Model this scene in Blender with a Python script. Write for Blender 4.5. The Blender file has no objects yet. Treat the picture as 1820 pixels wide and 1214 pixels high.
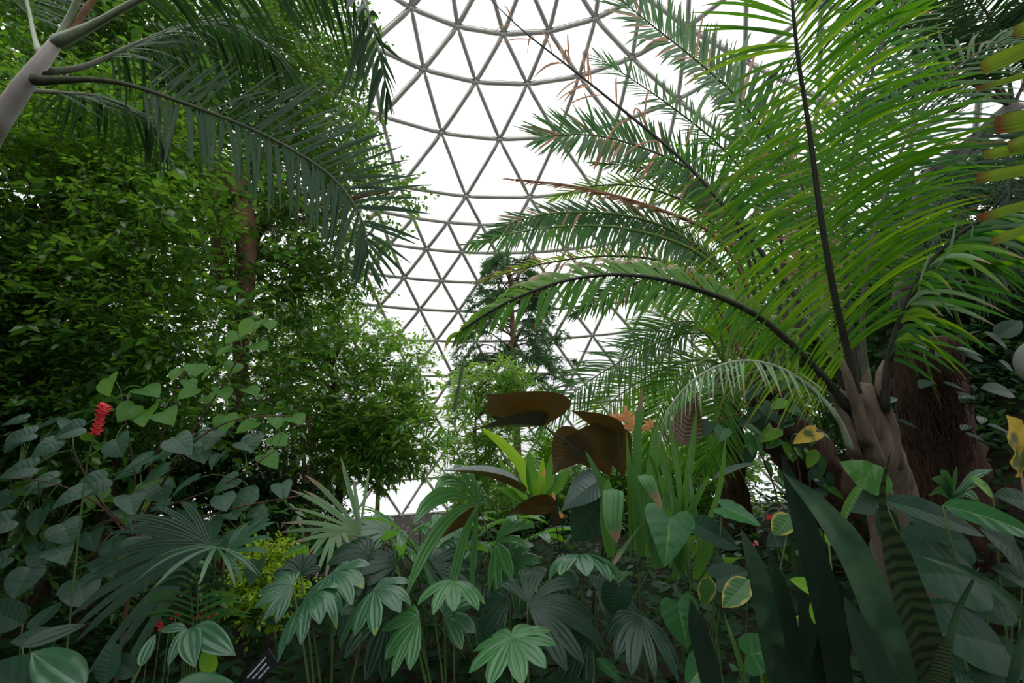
import bpy, math, random
import numpy as np
from mathutils import Matrix, Vector, Euler
sc = bpy.context.scene
C = sc.collection
rng = np.random.RandomState(7)
random.seed(7)
A = np.array
def nrm(v):
    v = np.asarray(v, float)
    return v/np.maximum(np.linalg.norm(v, axis=-1, keepdims=True), 1e-9)

# ------------------------------------------------------------------ camera
W, H = 1820, 1214
F, PITCH, ROLL, CAM = 812.5, 0.25432, -0.04628, A([0, 0, 1.85])
c_, s_, cr_, sr_ = math.cos(PITCH), math.sin(PITCH), math.cos(ROLL), math.sin(ROLL)
FW = A([0, c_, s_]); U0 = A([0, -s_, c_]); R0 = A([1., 0, 0])
RT = cr_*R0+sr_*U0; UP = -sr_*R0+cr_*U0
cd = bpy.data.cameras.new('camera'); cam = bpy.data.objects.new('camera', cd); C.objects.link(cam)
cd.sensor_width = 36; cd.lens = 36*F/W; cd.clip_start = .05; cd.clip_end = 300
cam.matrix_world = Matrix([[RT[i], UP[i], -FW[i], CAM[i]] for i in range(3)]+[[0, 0, 0, 1]])
sc.camera = cam
def at(x, y, d):                       # world point seen at pixel x, y of the 1820x1214 frame, d metres deep
    return CAM+d*(FW+(x-W/2)/F*RT+(H/2-y)/F*UP)
def pix(P):
    q = np.asarray(P)-CAM; z = q@FW
    return W/2+F*(q@RT)/z, H/2-F*(q@UP)/z, z

# ------------------------------------------------------------------ overcast sky, exposure
sc.view_settings.view_transform = 'Standard'; sc.view_settings.look = 'None'
sc.view_settings.exposure = 0.5; sc.view_settings.gamma = 1; sc.view_settings.use_curve_mapping = False
SKY_LOW, SKY_HIGH, SKY_STR = (.64, .64, .645, 1), (1.95, 1.95, 1.97, 1), 1.0      # overcast: the zenith brighter than the horizon
wd = bpy.data.worlds.new('overcast_sky'); sc.world = wd; wd.use_nodes = True
nt = wd.node_tree; bg = nt.nodes['Background']; bg.inputs[1].default_value = SKY_STR
tc = nt.nodes.new('ShaderNodeTexCoord'); sx = nt.nodes.new('ShaderNodeSeparateXYZ'); 
nt.links.new(tc.outputs['Generated'], sx.inputs[0]); mxs = nt.nodes.new('ShaderNodeMix'); mxs.data_type = 'RGBA'; mxs.clamp_result = False
nt.links.new(sx.outputs[2], mxs.inputs[0]); nt.links.new(mxs.outputs[2], bg.inputs[0]); mxs.inputs[6].default_value = SKY_LOW; mxs.inputs[7].default_value = SKY_HIGH
sc.cycles.max_bounces = 8; sc.cycles.transparent_max_bounces = 24; sc.cycles.diffuse_bounces = 4
sc.cycles.transmission_bounces = 6; sc.cycles.glossy_bounces = 3
sc.cycles.use_denoising = True

# ------------------------------------------------------------------ object helpers
GROUPS = {'fan_leaved_plant': 'fan-leaved plants in the bed', 'small_flower': 'small flowers in the undergrowth', 'background_bush': 'bushes along the dome foot', 'background_tree': 'trees at the back of the dome', 'snake_plant': 'snake plants at the right', 'added_shade_tree': 'unseen shade trees added around the viewpoint', 'fan_palm': 'low fan palms'}
def empty(name, label, cat, loc=(0, 0, 0), group=None):
    o = bpy.data.objects.new(name, None); C.objects.link(o); o.location = tuple(loc); o.empty_display_size = .1
    o['label'] = label; o['category'] = cat
    group = group or GROUPS.get(name)
    if group: o['group'] = group
    return o
ORG = {}
def origin(o):
    v = np.zeros(3)
    while o is not None:
        v = v+A(o.location); o = o.parent
    return v
def mesh_data(name, V, Fc, uv=None, smooth=True):
    V = np.asarray(V, np.float32); me = bpy.data.meshes.new(name)
    Fl = Fc if isinstance(Fc, list) else [Fc]
    Fl = [np.asarray(f, np.int32) for f in Fl if len(f)]
    me.vertices.add(len(V)); me.vertices.foreach_set('co', V.ravel())
    nl = sum(f.size for f in Fl); npoly = sum(len(f) for f in Fl)
    me.loops.add(nl); me.polygons.add(npoly)
    li = np.concatenate([f.ravel() for f in Fl]); me.loops.foreach_set('vertex_index', li)
    tot = np.concatenate([np.full(len(f), f.shape[1], np.int32) for f in Fl])
    me.polygons.foreach_set('loop_start', np.concatenate([[0], np.cumsum(tot)[:-1]]).astype(np.int32))
    me.polygons.foreach_set('use_smooth', np.full(npoly, smooth, bool))
    if uv is not None:
        l = me.uv_layers.new(name='UVMap'); l.data.foreach_set('uv', np.asarray(uv, np.float32)[li].ravel())
    me.update(calc_edges=True); me.validate()
    return me
def link(name, me, mat, parent=None, kind=None, label=None):
    o = bpy.data.objects.new(name, me); C.objects.link(o)
    if mat is not None and len(me.materials) == 0: me.materials.append(mat)
    if parent is not None: o.parent = parent
    if kind: o['kind'] = kind
    if label: o['label'] = label
    return o
def obj(name, V, Fc, mat, parent=None, uv=None, smooth=True, kind=None, label=None, org=None):
    """mesh from world coordinates, under its parent (parents are never rotated)"""
    off = origin(parent) if parent is not None else (np.zeros(3) if org is None else A(org, float))
    o = link(name, mesh_data(name, np.asarray(V)-off, Fc, uv, smooth), mat, parent, kind, label)
    if parent is None and org is not None: o.location = tuple(org)
    return o
def tag(o, label, cat, group=None):
    o['label'] = label; o['category'] = cat
    if group: o['group'] = group
    return o
def cat_meshes(parts):
    Vs, Qs, Ts, us, n = [], [], [], [], 0
    for p in parts:
        V, Fc = p[0], p[1]
        for f in (Fc if isinstance(Fc, list) else [Fc]):
            f = np.asarray(f)
            if len(f) == 0: continue
            (Qs if f.shape[1] == 4 else Ts).append(f+n)
        Vs.append(V); us.append(p[2] if len(p) > 2 and p[2] is not None else np.zeros((len(V), 2))); n += len(V)
    Fo = []
    if Qs: Fo.append(np.concatenate(Qs))
    if Ts: Fo.append(np.concatenate(Ts))
    return np.concatenate(Vs), Fo, np.concatenate(us)

# ------------------------------------------------------------------ shapes
def spline(P, n):
    """Catmull-Rom through control points, n samples spread evenly"""
    P = np.asarray(P, float)
    if len(P) == 2: t = np.linspace(0, 1, n)[:, None]; return P[0]*(1-t)+P[1]*t
    Q = np.vstack([2*P[0]-P[1], P, 2*P[-1]-P[-2]]); out = []
    for i in range(len(P)-1):
        a, b, c, d = Q[i:i+4]; t = np.linspace(0, 1, 24, endpoint=False)[:, None]
        out.append(.5*(2*b+(c-a)*t+(2*a-5*b+4*c-d)*t*t+(3*b-a-3*c+d)*t**3))
    out.append(P[-1:]); X = np.concatenate(out)
    s = np.concatenate([[0], np.cumsum(np.linalg.norm(np.diff(X, axis=0), axis=1))])
    q = np.linspace(0, s[-1], n)
    return np.stack([np.interp(q, s, X[:, k]) for k in range(3)], 1)
def tangents(P): return nrm(np.gradient(P, axis=-2))
def tube(P, r, k=8, cap=True, flat=1., rough=0.):
    """swept tube along P, radius r (scalar or per sample); flat squashes it across its own up axis"""
    P = np.asarray(P, float); n = len(P); r = np.broadcast_to(np.asarray(r, float), (n,)); T = tangents(P)
    ref = A([0, 0, 1.]) if abs(T[0, 2]) < .9 else A([1., 0, 0])
    u = nrm(ref-T[0]*(ref@T[0])); Us = [u]
    for i in range(1, n): u = nrm(u-T[i]*(u@T[i])); Us.append(u)
    Us = A(Us); Vv = np.cross(T, Us); a = np.linspace(0, 2*np.pi, k, endpoint=False)
    rr = r[:, None]*(1+rough*rng.randn(n, k)) if rough else r[:, None]*np.ones((1, k))
    X = P[:, None]+Us[:, None]*(np.cos(a)[None, :]*rr*flat)[..., None]+Vv[:, None]*(np.sin(a)[None, :]*rr)[..., None]
    i = np.arange(n-1)[:, None]*k; j = np.arange(k)[None]; j2 = (j+1) % k
    Fq = np.stack([i+j, i+j2, i+k+j2, i+k+j], -1).reshape(-1, 4)
    V = X.reshape(-1, 3); uv = np.stack(np.broadcast_arrays(a[None]/(2*np.pi), np.linspace(0, 1, n)[:, None]), -1).reshape(-1, 2)
    Ft = np.zeros((0, 3), int)
    if cap:
        V = np.vstack([V, P[:1], P[-1:]]); uv = np.vstack([uv, [[.5, 0], [.5, 1]]]); b0, b1 = n*k, n*k+1; jj = np.arange(k)
        Ft = np.vstack([np.stack([np.full(k, b0), (jj+1) % k, jj], 1), np.stack([np.full(k, b1), (n-1)*k+jj, (n-1)*k+(jj+1) % k], 1)])
    return V, [Fq, Ft], uv
def grid_faces(n, m):
    i = np.arange(n-1)[:, None]*m; j = np.arange(m-1)[None]
    return np.stack([i+j, i+j+1, i+m+j+1, i+m+j], -1).reshape(-1, 4)
def ribbons(P, wd, hw, fold=.25, m=3, pleat=0., np_=0, cup=0., wave=0.):
    """L blades at once: P (L,n,3) midribs, wd (L,3) or (L,n,3) across direction, hw (L,n) half widths -> V (L,n*m,3), faces, uv"""
    L, n, _ = P.shape; T = tangents(P)
    wd = np.broadcast_to(wd[:, None] if wd.ndim == 2 else wd, P.shape)
    wd = nrm(wd-T*np.sum(wd*T, -1, keepdims=True)); N = np.cross(wd, T)
    s = np.linspace(-1, 1, m); prof = np.abs(s)*fold-cup*(1-s*s)
    if np_: prof = prof+pleat*np.where(np.arange(m) % 2, 1, -1)
    off = hw[..., None]*s
    V = P[:, :, None]+wd[:, :, None]*off[..., None]+N[:, :, None]*(hw[..., None]*prof)[..., None]
    if wave:
        ph = rng.rand(L, 1, 1)*6.28; tt = np.linspace(0, 1, n)[None, :, None]
        V = V+N[:, :, None]*(np.sin(tt*17+ph+s*2)*np.abs(s)*wave*hw[..., None])[..., None]
    uv = np.stack(np.broadcast_arrays((s*.5+.5)[None], np.linspace(0, 1, n)[:, None]), -1).reshape(-1, 2)
    return V.reshape(L, n*m, 3), grid_faces(n, m), uv
def flat_join(V, Fc, uv):
    L, k, _ = V.shape
    return V.reshape(-1, 3), (Fc[None]+(np.arange(L)*k)[:, None, None]).reshape(-1, Fc.shape[1]), np.tile(uv, (L, 1))
def instances(tv, tf, tuv, Pos, Mx):
    """copies of a template joined into one mesh: Pos (N,3), Mx (N,3,3)"""
    V = np.einsum('nij,kj->nki', Mx, tv)+Pos[:, None]
    return flat_join(V, tf, tuv)
def frames(d, up, scale):
    """matrices whose y runs along d and z near up"""
    y = nrm(d); x = nrm(np.cross(y, up)); z = np.cross(x, y)
    return np.stack([x, y, z], -1)*np.asarray(scale)[:, None, None]

# ------------------------------------------------------------------ materials
class NT:
    def __init__(s, name):
        s.m = bpy.data.materials.new(name); s.m.use_nodes = True; s.t = s.m.node_tree; s.t.nodes.clear()
        s.out = s.n('ShaderNodeOutputMaterial')
    def n(s, ty, **kw):
        x = s.t.nodes.new(ty)
        for k, v in kw.items(): setattr(x, k, v)
        return x
    def set(s, sock, v):
        if hasattr(v, 'is_output') or isinstance(v, bpy.types.NodeSocket): s.t.links.new(v, sock)
        elif isinstance(v, (tuple, list)) and len(v) == 3 and sock.type == 'RGBA': sock.default_value = (*v, 1)
        else: sock.default_value = v
    def math(s, op, a, b=0., c=0.):
        x = s.n('ShaderNodeMath', operation=op)
        for i, v in enumerate((a, b, c)): s.set(x.inputs[i], v)
        return x.outputs[0]
    def mix(s, f, a, b, blend='MIX'):
        x = s.n('ShaderNodeMix', data_type='RGBA', blend_type=blend); s.set(x.inputs[0], f); s.set(x.inputs[6], a); s.set(x.inputs[7], b); return x.outputs[2]
    def noise(s, scale, detail=3., vec=None, rough=.5, dist=0.):
        x = s.n('ShaderNodeTexNoise'); x.inputs['Scale'].default_value = scale; x.inputs['Detail'].default_value = detail
        x.inputs['Roughness'].default_value = rough; x.inputs['Distortion'].default_value = dist
        s.set(x.inputs['Vector'], vec if vec is not None else s.coord('Object')); return x.outputs[0]
    def coord(s, k): return s.n('ShaderNodeTexCoord').outputs[k]
    def ramp(s, f, stops):
        x = s.n('ShaderNodeValToRGB'); s.set(x.inputs[0], f); e = x.color_ramp.elements
        while len(e) < len(stops): e.new(.5)
        for i, (p, c) in enumerate(stops): e[i].position = p; e[i].color = (*c, 1) if len(c) == 3 else c
        return x.outputs[0]
    def mapr(s, v, a, b, c=0., d=1.):
        x = s.n('ShaderNodeMapRange'); s.set(x.inputs[0], v)
        for i, q in enumerate((a, b, c, d)): x.inputs[i+1].default_value = q
        return x.outputs[0]
    def principled(s, col, rough=.5, metal=0., spec=.5, normal=None):
        p = s.n('ShaderNodeBsdfPrincipled'); s.set(p.inputs['Base Color'], col); s.set(p.inputs['Roughness'], rough); s.set(p.inputs['Metallic'], metal)
        p.inputs['Specular IOR Level'].default_value = spec
        if normal is not None: s.set(p.inputs['Normal'], normal)
        return p
    def bump(s, h, strength=.3, dist=.01):
        b = s.n('ShaderNodeBump'); b.inputs['Strength'].default_value = strength; b.inputs['Distance'].default_value = dist; s.set(b.inputs['Height'], h); return b.outputs[0]
    def done(s, shader): s.t.links.new(shader if isinstance(shader, bpy.types.NodeSocket) else shader.outputs[0], s.out.inputs[0]); return s.m
PIG, PIGT = 1.5, 1.25
def leaf_mat(name, c1, c2, trans, tf=.35, rough=.38, spec=.5, veins=None, tip=None, tip_at=.88, tipv=.22, vein_c=.35, under=None, edge=None, bands=None, blotch=None, mid=None, pn=None):
    """leaf: colour varies leaf by leaf; light passes through; own veins, dry tips, pale margins, coloured undersides"""
    c1, c2, trans = [tuple(min(.9, x*k) for x in c) for c, k in ((c1, PIG), (c2, PIG), (trans, PIGT))]
    s = NT(name); uvn = s.n('ShaderNodeSeparateXYZ'); s.t.links.new(s.coord('UV'), uvn.inputs[0]); u, v = uvn.outputs[0], uvn.outputs[1]
    geo = s.n('ShaderNodeNewGeometry'); oi = s.n('ShaderNodeObjectInfo')
    r = s.math('FRACT', s.math('ADD', geo.outputs['Random Per Island'], oi.outputs['Random']))
    col = s.mix(r, c1, c2); tcol = s.mix(r, trans, tuple(x*.75 for x in trans))
    nz = s.noise(6, 2)
    col = s.mix(s.math('MULTIPLY', nz, .35), col, tuple(x*.55 for x in c1))
    au = s.math('ABSOLUTE', s.math('MULTIPLY_ADD', u, 2., -1.))
    nor = None
    if mid: col = s.mix(s.mapr(au, .0, .07, .8, 0.), col, mid)
    if veins:
        kind, k = veins
        if kind == 'long': h = s.math('SINE', s.math('MULTIPLY', u, k*6.283))
        else: h = s.math('SINE', s.math('MULTIPLY', s.math('SUBTRACT', v, s.math('MULTIPLY', au, .16)), k*6.283))
        nor = s.bump(h, .35 if kind == 'long' else .14, .004)
        col = s.mix(s.mapr(h, .8, 1., 0., vein_c if kind == 'long' else vein_c*.35), col, tuple(min(1, x*1.9) for x in c2))
    if blotch:
        bc, lo, hi, sca = blotch; col = s.mix(s.mapr(s.noise(sca, 3), lo, hi), col, bc); tcol = s.mix(s.mapr(s.noise(sca, 3), lo, hi), tcol, bc)
    if bands:
        bc, k = bands
        h = s.math('SINE', s.math('ADD', s.math('MULTIPLY', v, k*6.283), s.math('MULTIPLY', s.noise(14, 3), 9.)))
        col = s.mix(s.mapr(h, -.2, .5, 0., .85), col, bc)
    if edge:
        ec, w = edge; ef = s.mapr(s.math('ADD', au, s.math('MULTIPLY', s.math('SUBTRACT', s.noise(22, 3), .5), 1.1)), 1-w, 1-w*.4); col = s.mix(ef, col, ec); tcol = s.mix(ef, tcol, ec)
    if tip:
        q = s.math('ADD', v, s.math('MULTIPLY', s.math('SUBTRACT', s.math('ADD', r, s.math('MULTIPLY', nz, .6)), .8), tipv))
        f = s.mapr(q, tip_at-.05, tip_at+.05); col = s.mix(f, col, tip); tcol = s.mix(f, tcol, tip)
    if under: 
        col = s.mix(geo.outputs['Backfacing'], col, under); pass
    p = s.principled(col, rough, 0., spec, nor); t = s.n('ShaderNodeBsdfTranslucent'); s.set(t.inputs[0], tcol)
    mx = s.n('ShaderNodeMixShader'); mx.inputs[0].default_value = tf
    s.t.links.new(p.outputs[0], mx.inputs[1]); s.t.links.new(t.outputs[0], mx.inputs[2])
    return s.done(mx)
def bark_mat(name, c1, c2, scale=8., rings=0., rough=.85, bump=.5, stretch=(1, 1, .25)):
    s = NT(name); mp = s.n('ShaderNodeMapping'); mp.inputs['Scale'].default_value = stretch; s.t.links.new(s.coord('Object'), mp.inputs[0])
    n1 = s.noise(scale, 5, mp.outputs[0], .6, .4); col = s.ramp(n1, [(.3, c1), (.7, c2)])
    h = n1
    if rings:
        uvn = s.n('ShaderNodeSeparateXYZ'); s.t.links.new(s.coord('UV'), uvn.inputs[0])
        w = s.math('SINE', s.math('ADD', s.math('MULTIPLY', uvn.outputs[1], rings*6.283), s.math('MULTIPLY', n1, 1.5)))
        col = s.mix(s.mapr(w, .8, 1., 0., .7), col, tuple(x*.45 for x in c1)); h = s.math('ADD', n1, s.math('MULTIPLY', w, .4))
    return s.done(s.principled(col, rough, 0., .3, s.bump(h, bump, .02)))
# ================================================================== the dome
S = 15.
PSI, DC, PHI0, NR = 0.14876, 0.2922, -0.23013, 26
DAX = A([S*DC*math.sin(PSI), S*DC*math.cos(PSI), 0])
rr = [.31072, .37153, .44697, .53212, .56519, .61324, .65839, .70274, .76334, .84135, .87203, .936, 1.0, 1.0016]
zz = [.67483, .63367, .5814, .51158, .46993, .42999, .38058, .32879, .27484, .20769, .13228, .050, -.03469, -.122]
top = [(.245, .712), (.172, .742), (.09, .758)]
def node(r, z, k): a = PHI0+k*2*math.pi/NR; return A([DAX[0]+S*r*math.sin(a), DAX[1]+S*r*math.cos(a), CAM[2]+S*z])
rings = []                                   # each: list of (index, point)
for j, (r, z) in enumerate(zip(rr, zz)):
    if j < 4: ks = [k+(.5 if j % 2 == 0 else 0) for k in range(NR)]
    else: ks = [k*.5+(.25 if j % 2 == 0 else 0.) for k in range(2*NR)]
    rings.append([node(r, z, k) for k in ks])
crown_rings = [[node(r, z, k+(0 if j % 2 == 0 else .5)) for k in range(NR)] for j, (r, z) in enumerate(top[:2])]
apex = A([DAX[0], DAX[1], CAM[2]+S*.765])
struts, tris, quads = [], [], []
def ring_bars(R): return [(R[i], R[(i+1) % len(R)]) for i in range(len(R))]
for j, R in enumerate(rings): struts += ring_bars(R)
for R in crown_rings: struts += ring_bars(R)
def lace(Ra, Rb, off):
    """alternate triangles between an upper and a lower ring of equal count; lower node i lies between upper i+off-1 and i+off"""
    n = len(Ra)
    for i in range(n):
        a0, a1, b0, b1 = Ra[(i+off-1) % n], Ra[(i+off) % n], Rb[i], Rb[(i+1) % n]
        struts.extend([(b0, a0), (b0, a1)]); tris.extend([(a0, a1, b0), (a1, b1, b0)])
lace(crown_rings[1], crown_rings[0], 0); lace(crown_rings[0], rings[0], 1)
for j in range(3): lace(rings[j], rings[j+1], 0 if j % 2 == 0 else 1)
for i in range(NR):                          # ring D to the twice finer ring E
    d0, d1 = rings[3][i], rings[3][(i+1) % NR]; e0, e1, e2 = rings[4][(2*i-1) % (2*NR)], rings[4][2*i], rings[4][(2*i+1) % (2*NR)]
    struts += [(d0, e0), (d0, e1)]; tris.append((d0, e1, e0)); quads.append((d0, d1, e2, e1))
for j in range(4, len(rings)-1): lace(rings[j], rings[j+1], 0 if j % 2 == 0 else 1)
for i in range(NR): struts.append((crown_rings[1][i], apex)); tris.append((crown_rings[1][i], crown_rings[1][(i+1) % NR], apex))

s = NT('strut_aluminium')
alu = s.done(s.principled(s.ramp(s.noise(3, 3), [(.3, (.56, .52, .48)), (.7, (.68, .65, .62))]), .34, .45, .6))
s = NT('strut_gasket'); gask = s.done(s.principled((.06, .055, .05), .6))
s = NT('dome_glass')
g1 = s.n('ShaderNodeBsdfTransparent'); g1.inputs[0].default_value = (.97, .975, .98, 1); g2 = s.n('ShaderNodeBsdfGlossy'); g2.inputs['Roughness'].default_value = .15
fr = s.n('ShaderNodeLayerWeight'); fr.inputs[0].default_value = .12; mx = s.n('ShaderNodeMixShader'); s.set(mx.inputs[0], s.mapr(fr.outputs['Facing'], .4, 1., .02, .3))
s.t.links.new(g1.outputs[0], mx.inputs[1]); s.t.links.new(g2.outputs[0], mx.inputs[2]); glass = s.done(mx)
s = NT('frosted_glass')
g1 = s.n('ShaderNodeBsdfTransparent'); g1.inputs[0].default_value = (.93, .95, 1, 1); g2 = s.n('ShaderNodeBsdfTranslucent')
s.set(g2.inputs[0], s.ramp(s.noise(9, 2, None), [(.2, (.93, .94, .97)), (.8, (.98, .985, 1))])); mx = s.n('ShaderNodeMixShader'); mx.inputs[0].default_value = .55
s.t.links.new(g1.outputs[0], mx.inputs[1]); s.t.links.new(g2.outputs[0], mx.inputs[2]); frost = s.done(mx)

dome = bpy.data.objects.new('ceiling', None); C.objects.link(dome); dome.location = tuple(DAX); dome['kind'] = 'structure'
dome['label'] = 'geodesic glass dome of grey tubular struts arching over the plants'
CEN = A([DAX[0], DAX[1], CAM[2]])
def strut_mesh(a, b):
    d = b-a; L = np.linalg.norm(d); r = .058
    t = A([.02, .09, .17, .83, .91, .98])*L; rad = A([.55, .8, 1, 1, .8, .55])*r
    V, Fc, uv = tube(a+np.outer(t, d/L), rad, 8)
    n0 = len(V); y = d/L; out = nrm((a+b)/2-CEN); x = nrm(np.cross(y, out)); z = np.cross(x, y)
    if z@out < 0: z = -z
    # glazing rail on the outer side
    a1, b1 = a+y*L*.03+z*.115, b-y*L*.03+z*.115
    B = A([p+x*sx*.034+z*sz*.03 for p in (a1, b1) for sx, sz in ((-1, -1), (1, -1), (1, 1), (-1, 1))])
    Fb = A([[0, 1, 5, 4], [1, 2, 6, 5], [2, 3, 7, 6], [3, 0, 4, 7]])
    return V, Fc, B, Fb
def in_view(P):
    x, y, z = pix(P); return (x > -40) & (x < W+40) & (y > -40) & (y < 960) & (z > 0)
def rank(mids):
    """pieces of the clear patch of dome between the trees come first"""
    x, y, z = pix(A(mids)); out = (z <= 0)*1e6+np.hypot((x-860)/1.1, (y-420))+np.where((x > -60) & (x < W+60) & (y > -60), 0, 1e4)
    return np.argsort(out)
mids = [(a+b)/2 for a, b in struts]; order = rank(mids)
rest, restB = [], []
for q, i in enumerate(order):
    V, Fc, B, Fb = strut_mesh(*struts[i])
    if q < 300:
        Vv, Ff, uv = cat_meshes([(V, Fc), (B, Fb)])
        o = obj('strut', Vv, Ff, alu, dome); o.data.materials.append(gask)
        nq = len(Fc[0]); mi = np.zeros(len(o.data.polygons), np.int32); mi[nq:nq+4] = 1; o.data.polygons.foreach_set('material_index', mi)
    else: rest.append((V, Fc)); restB.append((B, Fb))
V, Fc, uv = cat_meshes(rest); obj('strut_rest', V, Fc, alu, dome, kind='stuff', label='struts of the dome away from the clear patch')
V, Fc, uv = cat_meshes(restB); obj('glazing_rail', V, Fc, gask, dome, kind='stuff')
def pane_mesh(P):
    P = A(P); c = P.mean(0); o = nrm(c-CEN); Q = c+(P-c)*.985+o*.115
    return np.vstack([Q, Q+o*.012]), len(P)
allp = [(p, 3) for p in tris]+[(p, 4) for p in quads]; order = rank([A(p).mean(0) for p, _ in allp])
ZL = CAM[2]+S*(-.04)
prest = []
for q, i in enumerate(order):
    V, n = pane_mesh(allp[i][0]); idx = np.arange(n); side = np.stack([idx, (idx+1) % n, (idx+1) % n+n, idx+n], 1)
    caps = np.stack([idx, idx+n])
    Fc = [side, caps] if n == 3 else [np.vstack([side, caps])]
    low = V[:, 2].mean() < ZL
    if q < 300: obj('pane', V, Fc, frost if low else glass, dome, smooth=False, label='frosted pane of the bottom row' if low else None)
    else: prest.append((V, Fc, low))
for low, m, nm in ((False, glass, 'pane_rest'), (True, frost, 'frosted_pane')):
    L = [(a, b) for a, b, l in prest if bool(l) == low]
    if L: V, Fc, uv = cat_meshes(L); obj(nm, V, Fc, m, dome, smooth=False, kind='stuff')
hubs = [p for R in crown_rings+rings for p in R]+[apex]; order = rank(hubs); hrest = []
for q, i in enumerate(order):
    p = hubs[i]; o_ = nrm(p-CEN); V, Fc, uv = tube(A([p-o_*.075, p-o_*.06, p+o_*.1, p+o_*.11]), A([.035, .06, .06, .04]), 8)
    if q < 150: obj('joint', V, Fc, alu, dome)
    else: hrest.append((V, Fc))
V, Fc, uv = cat_meshes(hrest); obj('joint_rest', V, Fc, alu, dome, kind='stuff')

# kerb wall under the dome, soil bed, paving outside
s = NT('kerb_concrete'); conc = s.done(s.principled(s.ramp(s.noise(5, 5), [(.3, (.42, .40, .37)), (.7, (.6, .58, .55))]), .85))
def annulus(prof, k=104):
    a = np.linspace(0, 2*np.pi, k, endpoint=False); P = A([[[DAX[0]+r*math.sin(t), DAX[1]+r*math.cos(t), z] for t in a] for r, z in prof])
    n = len(prof); i = np.arange(n-1)[:, None]*k; j = np.arange(k)[None]; j2 = (j+1) % k
    return P.reshape(-1, 3), np.stack([i+j, i+j2, i+k+j2, i+k+j], -1).reshape(-1, 4)
zs = CAM[2]+S*zz[-1]
V, Fc = annulus([(S*1.0-.22, -.1), (S*1.0-.22, zs-.06), (S*1.0+.2, zs-.06), (S*1.0+.2, -.1)])
obj('wall_back', V, Fc, conc, smooth=False, kind='structure', label='low concrete kerb that carries the dome')
s = NT('pale_paving'); pav = s.done(s.principled(s.ramp(s.noise(.7, 4), [(.3, (.55, .56, .58)), (.7, (.72, .73, .75))]), .9))
V, Fc = annulus([(S+.15, -.12), (60, -.12), (140, -1.5)]); obj('trim_1', V, Fc, pav, kind='structure', label='pale paving outside the dome')
s = NT('soil'); n1 = s.noise(4, 6, None, .65); n2 = s.noise(40, 4)
soil = s.done(s.principled(s.mix(n2, s.ramp(n1, [(.3, (.022, .016, .011)), (.7, (.07, .05, .035))]), (.03, .024, .018)), .95, 0, .2, s.bump(s.math('ADD', n1, n2), .8, .05)))
def ground_z(x, y):
    """soil bed: gentle lumps, a bank rising on the right"""
    z = .05*np.sin(x*1.3+1)*np.sin(y*1.1)+.03*np.sin(x*3.1+y*2.3)
    z = z+2.7/(1+np.exp(-(x-5.0)*2.))*np.exp(-((y-6.8)/3.)**2)+.5/(1+np.exp(-(x-3.6)*2.5))*np.exp(-((y-3.6)/1.8)**2)
    return z
k = 96; a = np.linspace(0, 2*np.pi, k, endpoint=False); rad = np.concatenate([[.01], np.linspace(.4, S+.15, 70)])
X = DAX[0]+rad[:, None]*np.sin(a)[None]; Y = DAX[1]+rad[:, None]*np.cos(a)[None]; Z = ground_z(X, Y)*np.clip((S-rad[:, None])/1.5, 0, 1)
i = np.arange(len(rad)-1)[:, None]*k; j = np.arange(k)[None]; j2 = (j+1) % k
obj('floor', np.stack([X, Y, Z], -1).reshape(-1, 3), np.stack([i+j, i+k+j, i+k+j2, i+j2], -1).reshape(-1, 4), soil, kind='structure', label='dark planting soil')
# ================================================================== plant builders
Z3 = A([0, 0, 1.])
LEAF_V = A([[0, 0, 0], [0, .34, -.05], [0, .7, -.05], [0, 1, -.13], [-.2, .3, .03], [-.19, .62, .0], [.2, .3, .03], [.19, .62, .0]])
LEAF_F = A([[0, 6, 1], [0, 1, 4], [1, 6, 7], [1, 7, 2], [1, 2, 5], [1, 5, 4], [2, 7, 3], [2, 3, 5]])
LEAF_UV = A([[.5, 0], [.5, .34], [.5, .7], [.5, 1], [0, .3], [0, .62], [1, .3], [1, .62]])
SM_V = A([[0, 0, 0], [0, .5, -.06], [0, 1, -.12], [-.25, .42, .03], [.25, .42, .03]]); SM_F = A([[0, 4, 1], [0, 1, 3], [1, 4, 2], [1, 2, 3]]); SM_UV = A([[.5, 0], [.5, .5], [.5, 1], [0, .42], [1, .42]])
def px_score(P): x, y, z = pix(P); return np.where((x > -20) & (x < W+20) & (y > -20) & (y < H+20) & (z > .2), 1./np.maximum(z, .2), -1)

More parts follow.
